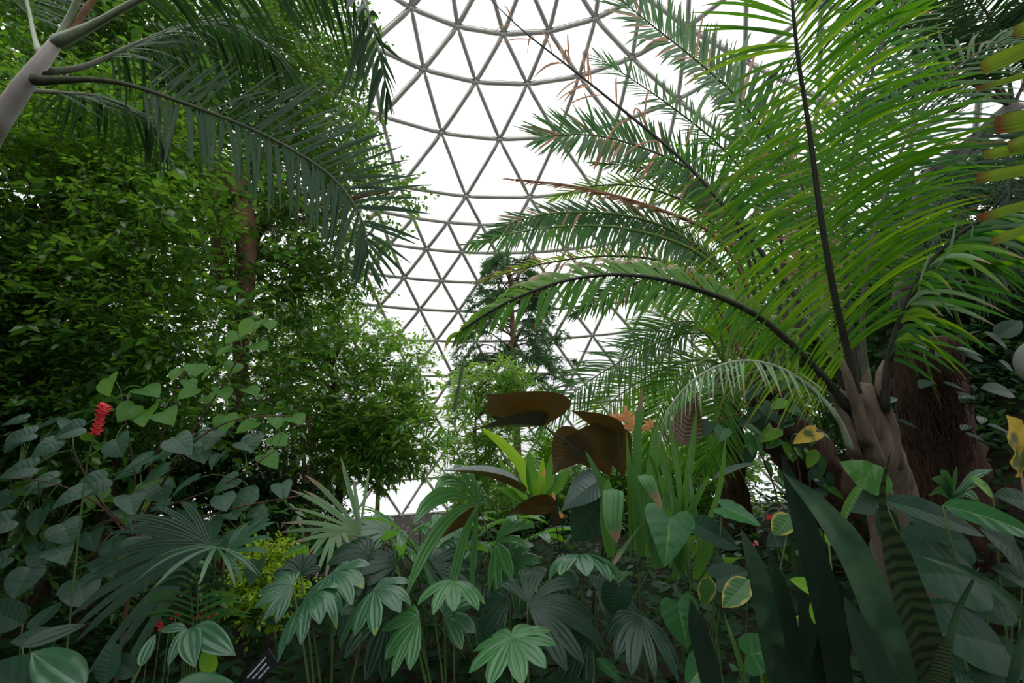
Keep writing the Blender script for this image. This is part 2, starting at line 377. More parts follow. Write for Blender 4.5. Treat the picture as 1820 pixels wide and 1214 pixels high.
def inside(P, r):
    q = math.hypot(P[0]-DAX[0], P[1]-DAX[1])/S; z = (P[2]-CAM[2])/S; zs_ = zz[::-1]+[.70, .72, .765]; rs_ = rr[::-1]+[.245, .172, 0.]
    return q+(r*1.25+.45)/S < np.interp(z+(r*.9+.3)/S, zs_, rs_)
def blob(x, y, d, rx, ry, rd=None):
    """foliage mass: centre, and half extents in metres across, up and away (given as they look)"""
    while d > 3 and not inside(at(x, y, d), max(rx, ry)*d/F): d *= .97
    return at(x, y, d), A([rx*d/F, (rd if rd else (rx+ry)/2*d/F), ry*d/F])
def sprigs(blobs, n, slen, per, leaf, droop, hollow=.55, dens=None, upb=.25, wid=1.):
    """leafy twigs spread through the masses -> twig ends, leaf positions and matrices"""
    w = A([np.prod(b[1])**.75 for b in blobs]); w = w*(dens if dens is not None else 1); w = w/w.sum()
    q = rng.choice(len(blobs), n, p=w); c = A([b[0] for b in blobs])[q]; r = A([b[1] for b in blobs])[q]
    dv = nrm(rng.randn(n, 3)); rad = (hollow**3+(1-hollow**3)*rng.rand(n))**(1/3)
    wob = 1+.22*np.sin(dv[:, 0]*7+q)*np.sin(dv[:, 2]*6+2*q)
    p0 = c+dv*rad[:, None]*r*wob[:, None]
    d = nrm(dv*.7+rng.randn(n, 3)*.55+Z3*upb); L = slen*(.6+.8*rng.rand(n)); p1 = p0+d*L[:, None]-Z3*(droop*L*.35)[:, None]
    k = np.arange(per); s_ = (k+1)/per
    base = p0[:, None]+(p1-p0)[:, None]*s_[None, :, None]
    side = nrm(np.cross(d, nrm(rng.randn(n, 3)*.35+Z3))); sg = np.where(k % 2, 1., -1.)
    ld = d[:, None]*(.55+.5*(s_ > .95))[None, :, None]+side[:, None]*(sg*np.where(s_ > .95, .2, .9))[None, :, None]+rng.randn(n, per, 3)*.3-Z3*droop*.6
    up = nrm(Z3+rng.randn(n, per, 3)*.45)
    P = base.reshape(-1, 3); Mx = frames(ld.reshape(-1, 3), up.reshape(-1, 3), (leaf*(.65+.6*rng.rand(n*per))))
    Mx = Mx*A([wid, 1, 1])[None, None, :]
    return p0, p1, P, Mx
def thin_twigs(p0, p1, r):
    d = nrm(p1-p0); u = nrm(np.cross(d, A([.3, .5, .8]))); v = np.cross(d, u); X = []
    for q, rad in ((p0, r), (p1, r*.5)):
        for a in (0, 2.09, 4.19): X.append(q+(u*math.cos(a)+v*math.sin(a))*rad)
    V = np.stack(X, 1).reshape(-1, 3); f = A([[0, 1, 4, 3], [1, 2, 5, 4], [2, 0, 3, 5]])
    return V, (f[None]+(np.arange(len(p0))*6)[:, None, None]).reshape(-1, 4)
def limb(a, b, sag=0., n=9, wob=.06):
    m = (a+b)/2+Z3*sag+rng.randn(3)*np.linalg.norm(b-a)*wob
    return spline([a, m, b], n)
def tree(name, label, cat, trunk, tr, blobs, n, slen, per, leaf, lm, bm, droop=.4, single=300, group=None, hollow=.55, dens=None, tv=None, wid=1., bark_label=None, upb=.25, br=.028, trough=.06):
    base = A(trunk[0]); t = empty(name, label, cat, base, group)
    P = spline(trunk, 22); V, Fc, uv = tube(P, np.linspace(tr, tr*.45, 22)*(1+.5*np.exp(-np.linspace(0, 9, 22))), 10, rough=trough)
    obj('trunk', V, Fc, bm, t, uv)
    for c, r in blobs:
        hit = P[np.argmin(np.linalg.norm(P-(c-Z3*r[2]*.9), axis=1)+np.maximum(P[:, 2]-c[2], 0)*2)]
        X = limb(hit, c+A([0, 0, r[2]*.15]), np.linalg.norm(c-hit)*.08); V, Fc, uv = tube(X, np.linspace(br*1.6, br*.35, len(X))*(1+.0*tr), 6)
        b = obj('branch', V, Fc, bm, t, uv)
    p0, p1, Pl, Mx = sprigs(blobs, n, slen, per, leaf, droop, hollow, dens, upb, wid)
    V, Fc = thin_twigs(p0, p1, max(.0035, leaf*.03)); obj('twigs', V, Fc, bm, t, kind='stuff')
    tvv, tff, tuu = tv if tv else (LEAF_V, LEAF_F, LEAF_UV)
    sc_ = px_score(Pl); o = np.argsort(-sc_); pick = o[:single] if single else o[:0]; rest = o[len(pick):]
    sv, sf, su = (tvv, tff, tuu) if tv else (SM_V, SM_F, SM_UV)
    V, Fc, uv = instances(sv, sf, su, Pl[rest], Mx[rest]); obj('foliage', V, Fc, lm, t, uv, kind='stuff')
    if single:
        me = mesh_data('leaf', tvv, tff, tuu); me.materials.append(lm)
        for i in pick:
            lf = link('leaf', me, None, t); M4 = Matrix(Mx[i].tolist()).to_4x4(); M4.translation = Vector((Pl[i]-base).tolist()); lf.matrix_local = M4
    return t

class Palm:
    """palm: trunk, fronds (each with its own leaflets); past the 300 leaflets that show largest the rest are one part"""
    def __init__(s, name, label, base, group=None, cat='palm tree'):
        s.t = empty(name, label, cat, base, group); s.L = []
    def trunk(s, P, r, mat, n=18, k=12, rough=.05, name='trunk', label=None):
        V, Fc, uv = tube(spline(P, n), np.interp(np.linspace(0, 1, n), np.linspace(0, 1, len(r)), r), k, rough=rough); return obj(name, V, Fc, mat, s.t, uv, label=label)
    def frond(s, pts, nl, ll, hw, mat, rmat, r=(.02, .004), rb=1.5, t0=.15, aL=62, aR=62, a1=28, vee=15, droop=.25, up=None, n=7, m=3, fold=.35, sides=(1, 1), jit=.08, prof=None, world=False, label=None, curl=0., mats=None, twist=0.):
        P = A([p if world else at(*p) for p in pts]); N = 60; X = spline(P, N); T = tangents(X)
        tt = np.linspace(0, 1, N); V, Fc, uv = tube(X[::2], np.interp(tt[::2], [0, .12, 1], [r[0]*rb, r[0], r[1]]), 6)
        fo = obj('frond', V, Fc, rmat, s.t, uv, label=label)
        u0 = A(up, float) if up is not None else Z3
        for sd in (0, 1):
            if not sides[sd]: continue
            sg = -1. if sd == 0 else 1.
            t = np.linspace(t0, .995, nl)+rng.randn(nl)*.3*(1-t0)/nl; t = np.clip(t, t0, 1)
            B = np.stack([np.interp(t, tt, X[:, k]) for k in range(3)], 1); Tt = nrm(np.stack([np.interp(t, tt, T[:, k]) for k in range(3)], 1))
            sv = nrm(np.cross(Tt, u0)); uv_ = np.cross(sv, Tt)
            q = (t-t0)/(1-t0); a = np.radians(np.interp(q, [0, .8, 1], [(aL, aR)[sd], (aL, aR)[sd]*.6+a1*.4, a1*.5]))+rng.randn(nl)*jit
            ve = np.radians(vee if np.isscalar(vee) else vee[sd])+rng.randn(nl)*jit
            d = nrm(np.cos(a)[:, None]*Tt+np.sin(a)[:, None]*(sg*sv*np.cos(ve)[:, None]+uv_*np.sin(ve)[:, None]))
            pr = prof(q) if prof else np.interp(q, [0, .12, .45, .8, 1], [.55, .85, 1, .75, .35])
            Ln = ll*pr*(1+.08*rng.randn(nl)); w = np.linspace(0, 1, n)
            dr = (droop if np.isscalar(droop) else droop[sd])*(1+.35*rng.randn(nl))
            PP = B[:, None]+Ln[:, None, None]*(d[:, None]*w[None, :, None]-Z3*(dr[:, None]*w[None]**2)[..., None]-Z3*(curl*w[None, :, None]**5))
            seg = np.linalg.norm(np.diff(PP, axis=1), axis=2).sum(1); PP = B[:, None]+(PP-B[:, None])*(Ln/seg)[:, None, None]
            wv = nrm(Tt-d*np.sum(Tt*d, -1, keepdims=True)+twist*uv_+rng.randn(nl, 3)*.15)*sg
            hwv = hw*(.75+.25*pr)[:, None]*np.interp(w, [0, .12, .4, .75, 1], [.35, .85, 1, .7, .04])[None]
            Vv, Ff, uu = ribbons(PP, wv, hwv, fold, m)
            for i in range(nl):
                mm = mat if mats is None else mats(q[i], sd, mat)
                if mm is not None: s.L.append((fo, Vv[i], Ff, uu, mm, Ln[i]*hw))
        return fo
    def done(s, cap=300):
        sc_ = A([px_score(l[1][len(l[1])//2])**2*l[5] if px_score(l[1][len(l[1])//2]) > 0 else -1 for l in s.L]); o = np.argsort(-sc_); rest = {}
        for r_, i in enumerate(o):
            fo, V, Fc, uv, m, _ = s.L[i]
            if r_ < cap: obj('leaflet', V, Fc, m, fo, uv)
            else: rest.setdefault(m.name, []).append((V, Fc, uv, m))
        for k in rest: V, Fc, uv = cat_meshes(rest[k]); obj('leaflets', V, Fc, rest[k][0][3], s.t, uv, kind='stuff')
        return s.t

def blade(P, wd, hw, mat, parent, name='leaf', m=5, n=None, fold=.2, pleat=0., np_=0, cup=0., wave=0., label=None, prof=None, thick=0.):
    """one long leaf along midrib P with half-width profile"""
    n = n or 16; X = spline(P, n); w = np.linspace(0, 1, n)
    pr = prof if prof is not None else ([0, .15, .45, .75, .92, 1], [.35, .7, 1, .8, .4, .02])
    hv = hw*np.interp(w, *pr)
    V, Fc, uv = ribbons(X[None], nrm(A(wd, float))[None], hv[None], fold, m, pleat, np_, cup, wave); V = V[0]
    if thick:
        T = tangents(X); a = nrm(np.cross(np.repeat(nrm(A(wd, float))[None], n, 0), T)); Nn = np.repeat(a, m, 0); k = len(V)
        e = np.tile(np.sin(np.linspace(0, np.pi, m)), n)*thick
        V2 = V-Nn*(e[:, None]+.0005); Fc = np.vstack([Fc, Fc[:, ::-1]+k]); V = np.vstack([V, V2]); uv = np.vstack([uv, uv])
    return obj(name, V, Fc, mat, parent, uv, label=label)
HEART = A([[0, 0], [.10, -.10], [.24, -.17], [.38, -.13], [.47, .02], [.48, .2], [.42, .42], [.32, .62], [.2, .8], [.09, .93], [0, 1.02]])
ROUND = A([[0, 0], [.16, -.09], [.34, -.08], [.47, .06], [.52, .25], [.49, .46], [.4, .64], [.27, .79], [.13, .9], [.04, .97], [0, 1.02]])
OVAL = A([[0, 0], [.07, .03], [.15, .1], [.22, .22], [.25, .38], [.24, .54], [.2, .7], [.14, .83], [.07, .93], [.02, .985], [0, 1.02]])
CAL = A([[0, 0], [.11, .01], [.21, .07], [.265, .19], [.27, .34], [.24, .5], [.18, .66], [.1, .82], [.04, .93], [0, 1.06]])
ARROW = A([[0, 0], [.08, -.12], [.2, -.26], [.32, -.26], [.4, -.1], [.37, .1], [.3, .32], [.22, .54], [.13, .76], [.06, .92], [0, 1.02]])
def smooth_outline(O, n):
    X = spline(np.hstack([O, np.zeros((len(O), 1))]), n); return X[:, :2]
def broad(base, tip_dir, up, L, outline, mat, parent, name='leaf', wsc=1., bend=.25, fold=.18, n=15, m=4, wave=.0, org=None, label=None, roll=0.):
    """broad leaf: outline fans from the midrib, blade arches along its length and folds along the midrib"""
    y = nrm(A(tip_dir, float)); x = nrm(np.cross(y, A(up, float))); z = np.cross(x, y)
    O = smooth_outline(outline, n); mid = np.stack([np.zeros(n), np.linspace(0, 1, n)], 1); VV, UU = [], []
    ph = rng.rand()*6
    for sg in (1, -1):
        w = np.linspace(0, 1, m)[None, :, None]; q = mid[:, None]*(1-w)+O[:, None]*w
        xs, ys = q[..., 0]*wsc, q[..., 1]
        zz_ = -bend*np.clip(ys, -.3, 2)**2+fold*np.abs(xs)-.35*bend*xs**2*2+wave*np.sin(ys*19+ph+sg)*np.abs(xs)*2
        X = A(base)+L*(xs[..., None]*sg*x+ys[..., None]*y+zz_[..., None]*z); VV.append(X.reshape(-1, 3))
        UU.append(np.stack([.5+sg*.5*np.broadcast_to(w[..., 0], xs.shape), np.clip(ys*.95, 0, 1)], -1).reshape(-1, 2))
    f = grid_faces(n, m); Fc = np.vstack([f, f[:, ::-1]+n*m])
    return obj(name, np.vstack(VV), Fc, mat, parent, np.vstack(UU), label=label, org=org)
def fan(hub, axis, up, L, lobes, spread, hw, mat, parent, droop=.6, pleats=3, n=13, fuse=.3, name='leaf', cup=0., label=None, jit=.05, hubz=.0, prof=None, lens=None):
    """pleated palmate leaf (lobes spread about the stalk tip, each pleated lengthwise, drooping)"""
    y = nrm(A(axis, float)); x = nrm(np.cross(y, A(up, float))); z = np.cross(x, y); m = 2*pleats+1
    a = np.linspace(-spread, spread, lobes)+rng.randn(lobes)*jit
    d = nrm(np.sin(a)[:, None]*x+np.cos(a)[:, None]*y+z*cup); w = np.linspace(0, 1, n)
    ln = L*(1-.25*np.abs(np.linspace(-1, 1, lobes))**2)*(1+.06*rng.randn(lobes)) if lens is None else L*A(lens)
    dr = droop*(1+.2*rng.randn(lobes))*(1+.0*a)
    P = A(hub)+ln[:, None, None]*(d[:, None]*(w-.25*droop*w**3)[None, :, None]+z*(hubz*np.sin(w*3.1)*.3)[None, :, None]-Z3*(dr[:, None]*w[None]**2.2)[..., None])
    wv = np.cross(d, z)
    pr = prof if prof is not None else ([0, .1, .3, .6, .85, 1], [.06, .28, .66, 1, .72, .1])
    hv = hw*np.interp(w, *pr)[None]*(1+.12*rng.randn(lobes))[:, None]
    V, Fc, uv = ribbons(P, wv, hv, .12, m, .09, 1, 0.)
    V, Fc, uv = flat_join(V, Fc, uv)
    return obj(name, V, Fc, mat, parent, uv, label=label)
def stalk(pts, r, mat, parent, name='stalk', n=10, k=6, label=None):
    X = spline(pts, n); V, Fc, uv = tube(X, np.linspace(r[0], r[1], n), k); return obj(name, V, Fc, mat, parent, uv, label=label)
def rosette(name, label, cat, c, mats, n, L, hw, tilt=(20, 75), droop=.5, group=None, single=True, m=3, ns=8, seed_rot=0., fold=.3, prof=None):
    """tuft of strap leaves from one base; each leaf its own part"""
    t = empty(name, label, cat, c, group)
    for i in range(n):
        az = seed_rot+i*2.4+rng.randn()*.2; el = math.radians(np.interp(i/(max(1, n-1)), [0, 1], [tilt[1], tilt[0]])+rng.randn()*6)
        d = A([math.cos(az)*math.cos(el), math.sin(az)*math.cos(el), math.sin(el)]); l = L*(.8+.4*rng.rand()); w = np.linspace(0, 1, 5)[:, None]
        X = A(c)+d*l*w*(1-.15*droop*w)-Z3*droop*l*w**2.3*(math.cos(el))
        blade(X, np.cross(d, Z3)+rng.randn(3)*.1, hw*(.8+.4*rng.rand()), mats[i % len(mats)], t, m=m, n=ns, fold=fold, prof=prof)
    return t
# ================================================================== plant materials
M = {}
M['palm'] = leaf_mat('palm_leaflet', (.03, .105, .013), (.045, .15, .015), (.17, .46, .006), .42, .42, .35, tip=(.30, .17, .07), tip_at=.97)
M['palm_lime'] = leaf_mat('lime_palm_leaflet', (.05, .17, .01), (.10, .24, .012), (.36, .62, .01), .48, .36, tip=(.42, .30, .05), tip_at=.93)
M['palm_dark'] = leaf_mat('dark_palm_leaflet', (.013, .042, .02), (.02, .06, .022), (.06, .16, .03), .22, .5, .3)
M['palm_deep'] = leaf_mat('deep_green_palm_leaflet', (.014, .065, .014), (.025, .10, .018), (.10, .34, .03), .42, .45, tip=(.22, .13, .06), tip_at=1.0)
M['palm_pale'] = leaf_mat('pale_palm_leaflet', (.16, .27, .15), (.22, .34, .19), (.3, .5, .2), .35, .45, tip=(.5, .36, .24), tip_at=.85)
M['palm_dry'] = leaf_mat('dry_palm_leaflet', (.30, .15, .08), (.42, .25, .15), (.35, .18, .08), .35, .7)
M['palm_tipdry'] = leaf_mat('dry_tipped_palm_leaflet', (.06, .17, .03), (.10, .24, .04), (.35, .55, .04), .42, .42, tip=(.62, .43, .33), tip_at=.56, tipv=.14)
M['praemorse'] = leaf_mat('blunt_palm_leaflet', (.07, .16, .015), (.10, .20, .02), (.34, .46, .03), .45, .35, tip=(.20, .08, .025), tip_at=.95, tipv=.08, veins=('long', 5))
M['rachis'] = bark_mat('frond_stalk', (.055, .065, .035), (.10, .11, .06), 20, 0, .55, .15)
M['rachis_dark'] = bark_mat('dark_frond_stalk', (.02, .02, .016), (.05, .05, .035), 20, 0, .5, .15)
M['rachis_pale'] = bark_mat('pale_frond_stalk', (.25, .32, .2), (.36, .42, .28), 20, 0, .5, .15)
M['rachis_green'] = bark_mat('green_frond_stalk', (.10, .18, .04), (.18, .28, .06), 20, 0, .5, .15)
M['rachis_dry'] = bark_mat('dry_frond_stalk', (.20, .11, .06), (.34, .2, .12), 20, 0, .8, .3)
M['shaft'] = bark_mat('grey_palm_trunk', (.36, .32, .29), (.58, .54, .5), 7, 7, .75, .35)
M['scaly'] = bark_mat('scaly_palm_trunk', (.10, .09, .085), (.24, .22, .21), 8, 16, .85, .8)
M['fibre'] = bark_mat('fibrous_trunk', (.022, .013, .009), (.10, .055, .034), 14, 0, .95, .9, (1, 1, .3))
M['palmbase'] = bark_mat('palm_leaf_base', (.09, .065, .045), (.24, .19, .14), 9, 0, .8, .6, (1, 1, .2))
M['bark'] = bark_mat('brown_bark', (.11, .06, .04), (.26, .16, .11), 10, 0, .9, .7)
M['bark_dark'] = bark_mat('dark_bark', (.045, .03, .022), (.11, .08, .06), 10, 0, .9, .7)
M['bark_red'] = bark_mat('reddish_bark', (.20, .10, .06), (.34, .2, .13), 10, 0, .9, .6)
M['ficus'] = leaf_mat('fig_leaf', (.03, .10, .018), (.08, .21, .02), (.26, .55, .03), .42, .28, .8)
M['ficus2'] = leaf_mat('glossy_fig_leaf', (.025, .09, .026), (.06, .17, .03), (.2, .44, .035), .38, .16, 1.)
M['ficus3'] = leaf_mat('mixed_shrub_leaf', (.04, .12, .035), (.11, .26, .045), (.36, .68, .06), .42, .17, 1.)
M['needle'] = leaf_mat('conifer_needles', (.03, .09, .04), (.06, .15, .06), (.12, .28, .06), .35, .5)
M['narrow'] = leaf_mat('narrow_leaf', (.05, .14, .035), (.12, .27, .05), (.36, .66, .06), .45, .26, .8)
M['dark'] = leaf_mat('understory_leaf', (.010, .035, .016), (.018, .055, .02), (.08, .22, .03), .3, .32)
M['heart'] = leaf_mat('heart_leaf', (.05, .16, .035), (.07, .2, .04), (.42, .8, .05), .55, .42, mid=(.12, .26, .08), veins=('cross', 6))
M['heart_blue'] = leaf_mat('bluish_shade_heart_leaf', (.02, .062, .042), (.035, .095, .06), (.10, .28, .05), .3, .4, .7, mid=(.10, .2, .1), veins=('cross', 6))  # lower leaves: bluish shade and sky sheen put into the leaf colour
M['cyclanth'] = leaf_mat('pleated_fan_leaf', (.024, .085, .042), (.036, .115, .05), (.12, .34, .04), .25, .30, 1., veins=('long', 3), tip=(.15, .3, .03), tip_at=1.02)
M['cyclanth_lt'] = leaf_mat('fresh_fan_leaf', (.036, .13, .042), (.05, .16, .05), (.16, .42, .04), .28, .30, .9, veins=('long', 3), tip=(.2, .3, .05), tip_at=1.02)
M['cyclanth_dk'] = leaf_mat('shade_tint_fan_leaf', (.008, .03, .017), (.012, .042, .021), (.05, .15, .03), .18, .36, veins=('long', 3))  # dark copy of the fan leaf, shade put into its colour
M['calathea'] = leaf_mat('broad_leaf_brown_below', (.04, .085, .07), (.05, .10, .08), (.15, .08, .008), .15, .28, 1., veins=('cross', 12), under=(.075, .045, .016), mid=(.10, .14, .07))
M['strap'] = leaf_mat('strap_leaf', (.03, .09, .03), (.06, .16, .045), (.22, .5, .05), .35, .32, .8, veins=('long', 4))
M['strap_tip'] = leaf_mat('strap_leaf_dry_tip', (.04, .12, .045), (.06, .16, .05), (.16, .36, .05), .3, .4, veins=('long', 4), tip=(.34, .2, .12), tip_at=.9, tipv=.1)
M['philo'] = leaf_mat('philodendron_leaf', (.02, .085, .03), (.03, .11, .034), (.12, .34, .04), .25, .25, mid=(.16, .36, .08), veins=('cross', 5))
M['philo_dk'] = leaf_mat('shade_tint_broad_leaf', (.008, .032, .018), (.013, .045, .023), (.05, .15, .03), .15, .5, .3, mid=(.03, .08, .03), veins=('cross', 9))  # near-black broad leaf, deep shade painted into its colour
M['snake'] = leaf_mat('snake_plant_leaf', (.014, .045, .022), (.02, .056, .026), (.03, .08, .03), .06, .42, blotch=((.06, .13, .062), .42, .62, 9))
M['snake_band'] = leaf_mat('banded_snake_plant_leaf', (.022, .042, .014), (.03, .05, .016), (.03, .06, .02), .05, .42, bands=((.007, .019, .009), 26))
M['snake_dk'] = leaf_mat('dark_snake_plant_leaf', (.008, .024, .014), (.012, .03, .016), (.02, .06, .02), .05, .4, blotch=((.018, .045, .025), .45, .65, 10))
M['varieg'] = leaf_mat('yellow_edged_leaf', (.03, .10, .03), (.04, .12, .035), (.14, .34, .04), .25, .35, edge=((.45, .42, .07), .3), veins=('cross', 8))
M['lime'] = leaf_mat('lime_leaf', (.20, .38, .02), (.34, .50, .03), (.5, .7, .04), .4, .4)
M['fresh'] = leaf_mat('fresh_leaf', (.10, .28, .02), (.14, .34, .03), (.4, .68, .04), .45, .35, veins=('cross', 8))
M['yellow'] = leaf_mat('yellow_leaf', (.50, .34, .03), (.6, .42, .05), (.6, .42, .03), .3, .5, blotch=((.10, .14, .02), .52, .6, 7))
M['stem_green'] = bark_mat('green_stem', (.06, .12, .035), (.10, .18, .05), 18, 0, .6, .15)
M['stem_dark'] = bark_mat('dark_stem', (.02, .04, .02), (.04, .07, .03), 18, 0, .55, .15)
M['stem_brown'] = bark_mat('brown_stem', (.09, .05, .035), (.17, .1, .07), 18, 0, .8, .3)
def plain(name, c, rough=.5, **k): s = NT(name); return s.done(s.principled(c, rough, **k))
M['red'] = leaf_mat('red_bract', (.55, .015, .03), (.68, .03, .04), (.6, .03, .03), .2, .45)
M['orange'] = leaf_mat('orange_petal', (.78, .24, .10), (.85, .36, .18), (.8, .3, .1), .35, .5)
M['pink'] = leaf_mat('pink_petal', (.75, .12, .16), (.8, .2, .22), (.7, .2, .2), .3, .5)

M['cover'] = leaf_mat('low_cover_leaf', (.008, .028, .012), (.014, .045, .016), (.05, .14, .02), .25, .65, .15)
M['cyclanth_hi'] = leaf_mat('light_tint_fan_leaf', (.035, .12, .045), (.06, .17, .055), (.22, .55, .04), .35, .2, 1., veins=('long', 3))  # brighter, glossier copy of the fan leaf, light put into its colour
M['fresh_dull'] = leaf_mat('yellow_patched_leaf', (.03, .11, .02), (.04, .13, .025), (.16, .36, .03), .3, .36, veins=('cross', 8), mid=(.015, .06, .015), blotch=((.14, .2, .02), .52, .66, 9))
# ================================================================== trees
def foot(P): return A([P[0], P[1], float(ground_z(P[0], P[1]))-.03])
def B(L): return [blob(*b) for b in L]
# near left tree: small bright leaves, dark inside
f0 = foot(at(60, 900, 5.2))
tree('leafy_tree', 'dense small-leaved tree filling the left side behind the red flower spike', 'tree',
     [f0, f0+A([.1, .1, 1.2]), at(60, 560, 5.3), at(120, 300, 5.4), at(160, 120, 5.5)], .13,
     B([(40, 330, 5.2, 170, 150), (190, 260, 5.4, 150, 110), (265, 330, 5.2, 105, 90), (275, 420, 5.0, 105, 80), (60, 520, 5.1, 150, 130), (200, 560, 5.0, 160, 110),
        (300, 590, 4.8, 110, 60), (110, 700, 5.0, 170, 110), (240, 690, 5.1, 140, 80), (20, 180, 5.6, 120, 90), (30, 820, 5.2, 120, 90)]),
     5000, .30, 8, .088, M['ficus'], M['bark_dark'], droop=.45, hollow=.25)
# tall fig further back: high canopy and the aerial roots
f1 = foot(at(415, 880, 7.6))
t = tree('fig_tree', 'tall fig tree with thick reddish hanging trunk and a high canopy', 'tree',
     [f1, at(420, 760, 7.6), at(432, 560, 7.6), at(440, 440, 7.5), at(405, 330, 7.4), at(350, 240, 7.4), at(330, 120, 7.4)], .16,
     B([(330, 60, 7.6, 170, 80), (480, 110, 7.6, 130, 90), (560, 210, 7.5, 90, 80), (560, 60, 7.8, 90, 80), (610, 270, 7.3, 60, 60), (540, 330, 7.4, 90, 70), (520, 420, 7.3, 90, 80), (550, 500, 7.2, 70, 60),
        (700, 345, 7.0, 48, 28), (650, 330, 7.1, 60, 25), (665, 420, 7.1, 40, 30), (200, 90, 7.8, 150, 110), (60, 60, 8., 140, 90), (480, 520, 7.6, 60, 60), (620, 500, 7.4, 40, 50)]),
     3700, .32, 8, .11, M['ficus2'], M['bark_red'], droop=.5, hollow=.3, trough=.08)
for q, L in enumerate([[(372, 300, 6.7), (385, 350, 6.6), (392, 430, 6.6), (386, 520, 6.6)], [(415, 320, 6.6), (434, 400, 6.5), (438, 470, 6.5), (432, 550, 6.5)], [(425, 545, 7.3), (330, 500, 7.2), (300, 560, 7.1)],
                        [(440, 470, 7.2), (470, 400, 7.0), (540, 370, 6.9), (690, 340, 6.9)], [(405, 470, 7.3), (410, 560, 7.3), (402, 640, 7.3)]]):
    V, Fc, uv = tube(spline([at(*p) for p in L], 18), np.linspace(.19, .09, 18) if q < 2 else np.linspace(.07, .02, 18), 9, rough=.1)
    obj('aerial_root' if q != 3 else 'branch', V, Fc, M['bark_red'], t, uv)
# glossy shrubby tree left of the clear dome
f2 = foot(at(600, 905, 8.6))
tree('shrubby_tree', 'rounded bright green tree standing left of the clear dome panes', 'tree',
     [f2, at(605, 830, 8.6), at(600, 720, 8.6), at(580, 620, 8.6)], .09,
     B([(540, 600, 8.6, 80, 60), (620, 600, 8.6, 80, 50), (700, 640, 8.6, 70, 40), (560, 680, 8.5, 110, 60), (660, 700, 8.4, 90, 50), (510, 750, 8.3, 90, 60), (620, 770, 8.3, 90, 50), (480, 650, 8.6, 70, 70), (740, 655, 8.6, 30, 22), (570, 560, 8.8, 60, 40)]),
     2100, .28, 8, .11, M['ficus3'], M['bark'], droop=.4, hollow=.35)
# long-leaved shrub in front of it
NV = LEAF_V*A([.62, 1, 1]); 
f3 = foot(at(668, 925, 8.0))
tree('long_leaved_shrub', 'bushy shrub of long narrow leaves in front of the frosted panes', 'shrub',
     [f3, at(672, 880, 8.0), at(680, 800, 8.0), at(690, 730, 8.0)], .05,
     B([(700, 740, 8., 60, 50), (740, 780, 8., 35, 50), (640, 800, 8., 60, 40), (690, 810, 7.9, 55, 25), (600, 790, 8., 50, 40), (655, 860, 7.9, 20, 18)]),
     430, .3, 9, .2, M['narrow'], M['bark_red'], droop=.25, tv=(NV, LEAF_F, LEAF_UV), hollow=.2)
# lower left thicket
f4 = foot(at(250, 960, 6.6))
tree('dark_shrub', 'dark leafy shrub low behind the heart-leaved bush', 'shrub',
     [f4, at(250, 900, 6.6), at(260, 830, 6.6)], .05,
     B([(330, 800, 6.6, 90, 70), (200, 850, 6.6, 130, 60), (60, 920, 6.4, 120, 70), (430, 830, 7, 60, 60), (480, 900, 7.2, 70, 50), (330, 900, 6.6, 90, 50), (560, 870, 8.4, 50, 60)]),
     2600, .3, 7, .11, M['dark'], M['bark_dark'], hollow=.2, single=200)
# conifer in the middle
f5 = foot(at(925, 900, 12.5))
tk = [f5, at(918, 760, 12.5), at(912, 620, 12.4), at(908, 520, 12.4), at(900, 430, 12.4)]
t = empty('conifer', 'slender dark conifer with bare reddish trunk standing at the centre', 'tree', f5)
V, Fc, uv = tube(spline(tk, 20), np.linspace(.135, .04, 20), 9, rough=.05); obj('trunk', V, Fc, M['bark_red'], t, uv)
ND = A([[0, 0, 0], [-.055, .5, 0], [0, 1, 0], [.055, .5, 0]]); NF = A([[0, 3, 2, 1]]); NU = A([[.5, 0], [0, .5], [.5, 1], [1, .5]])
PS, MS, TW = [], [], []
for i in range(84):
    f = rng.rand(); y0 = np.interp(f, [0, 1], [455, 715]); a = rng.rand()*6.283
    c = at(np.interp(y0, [430, 720], [901, 915]), y0, 12.4); ln = np.interp(y0, [455, 520, 600, 720], [.55, 1.25, 1.75, 1.7])*(.7+.45*rng.rand())
    dr = A([math.cos(a), math.sin(a), 0]); X = spline([c, c+dr*ln*.5+Z3*(.3*rng.rand()*ln), c+dr*ln-Z3*(.35*rng.rand())*ln], 12)
    V, Fc, uv = tube(X, np.linspace(.022, .006, 12), 5); obj('branch', V, Fc, M['bark_dark'], t, uv)
    for k in range(20):
        w = .25+.75*rng.rand(); p = A([np.interp(w*11, np.arange(12), X[:, j]) for j in range(3)]); sd = np.cross(dr, Z3)*(1 if k % 2 else -1)
        d = nrm(dr*.6+sd*.9*(1.1-w)+rng.randn(3)*.25-Z3*.25); sl = .42*(1.25-w)*(.6+.7*rng.rand()); p1 = p+d*sl
        TW.append((p, p1)); nn = 18; s_ = rng.rand(nn)
        PS.append(p+(p1-p)*s_[:, None]); ld = d*.7+nrm(rng.randn(nn, 3))*.8-Z3*.3; MS.append(frames(ld, nrm(rng.randn(nn, 3)), .10+.07*rng.rand(nn)))
V, Fc, uv = instances(ND*A([1.5, 1, 1]), NF, NU, np.concatenate(PS), np.concatenate(MS)); obj('foliage', V, Fc, M['needle'], t, uv, kind='stuff')
V, Fc = thin_twigs(A([a for a, b in TW]), A([b for a, b in TW]), .006); obj('twigs', V, Fc, M['bark_dark'], t, kind='stuff')
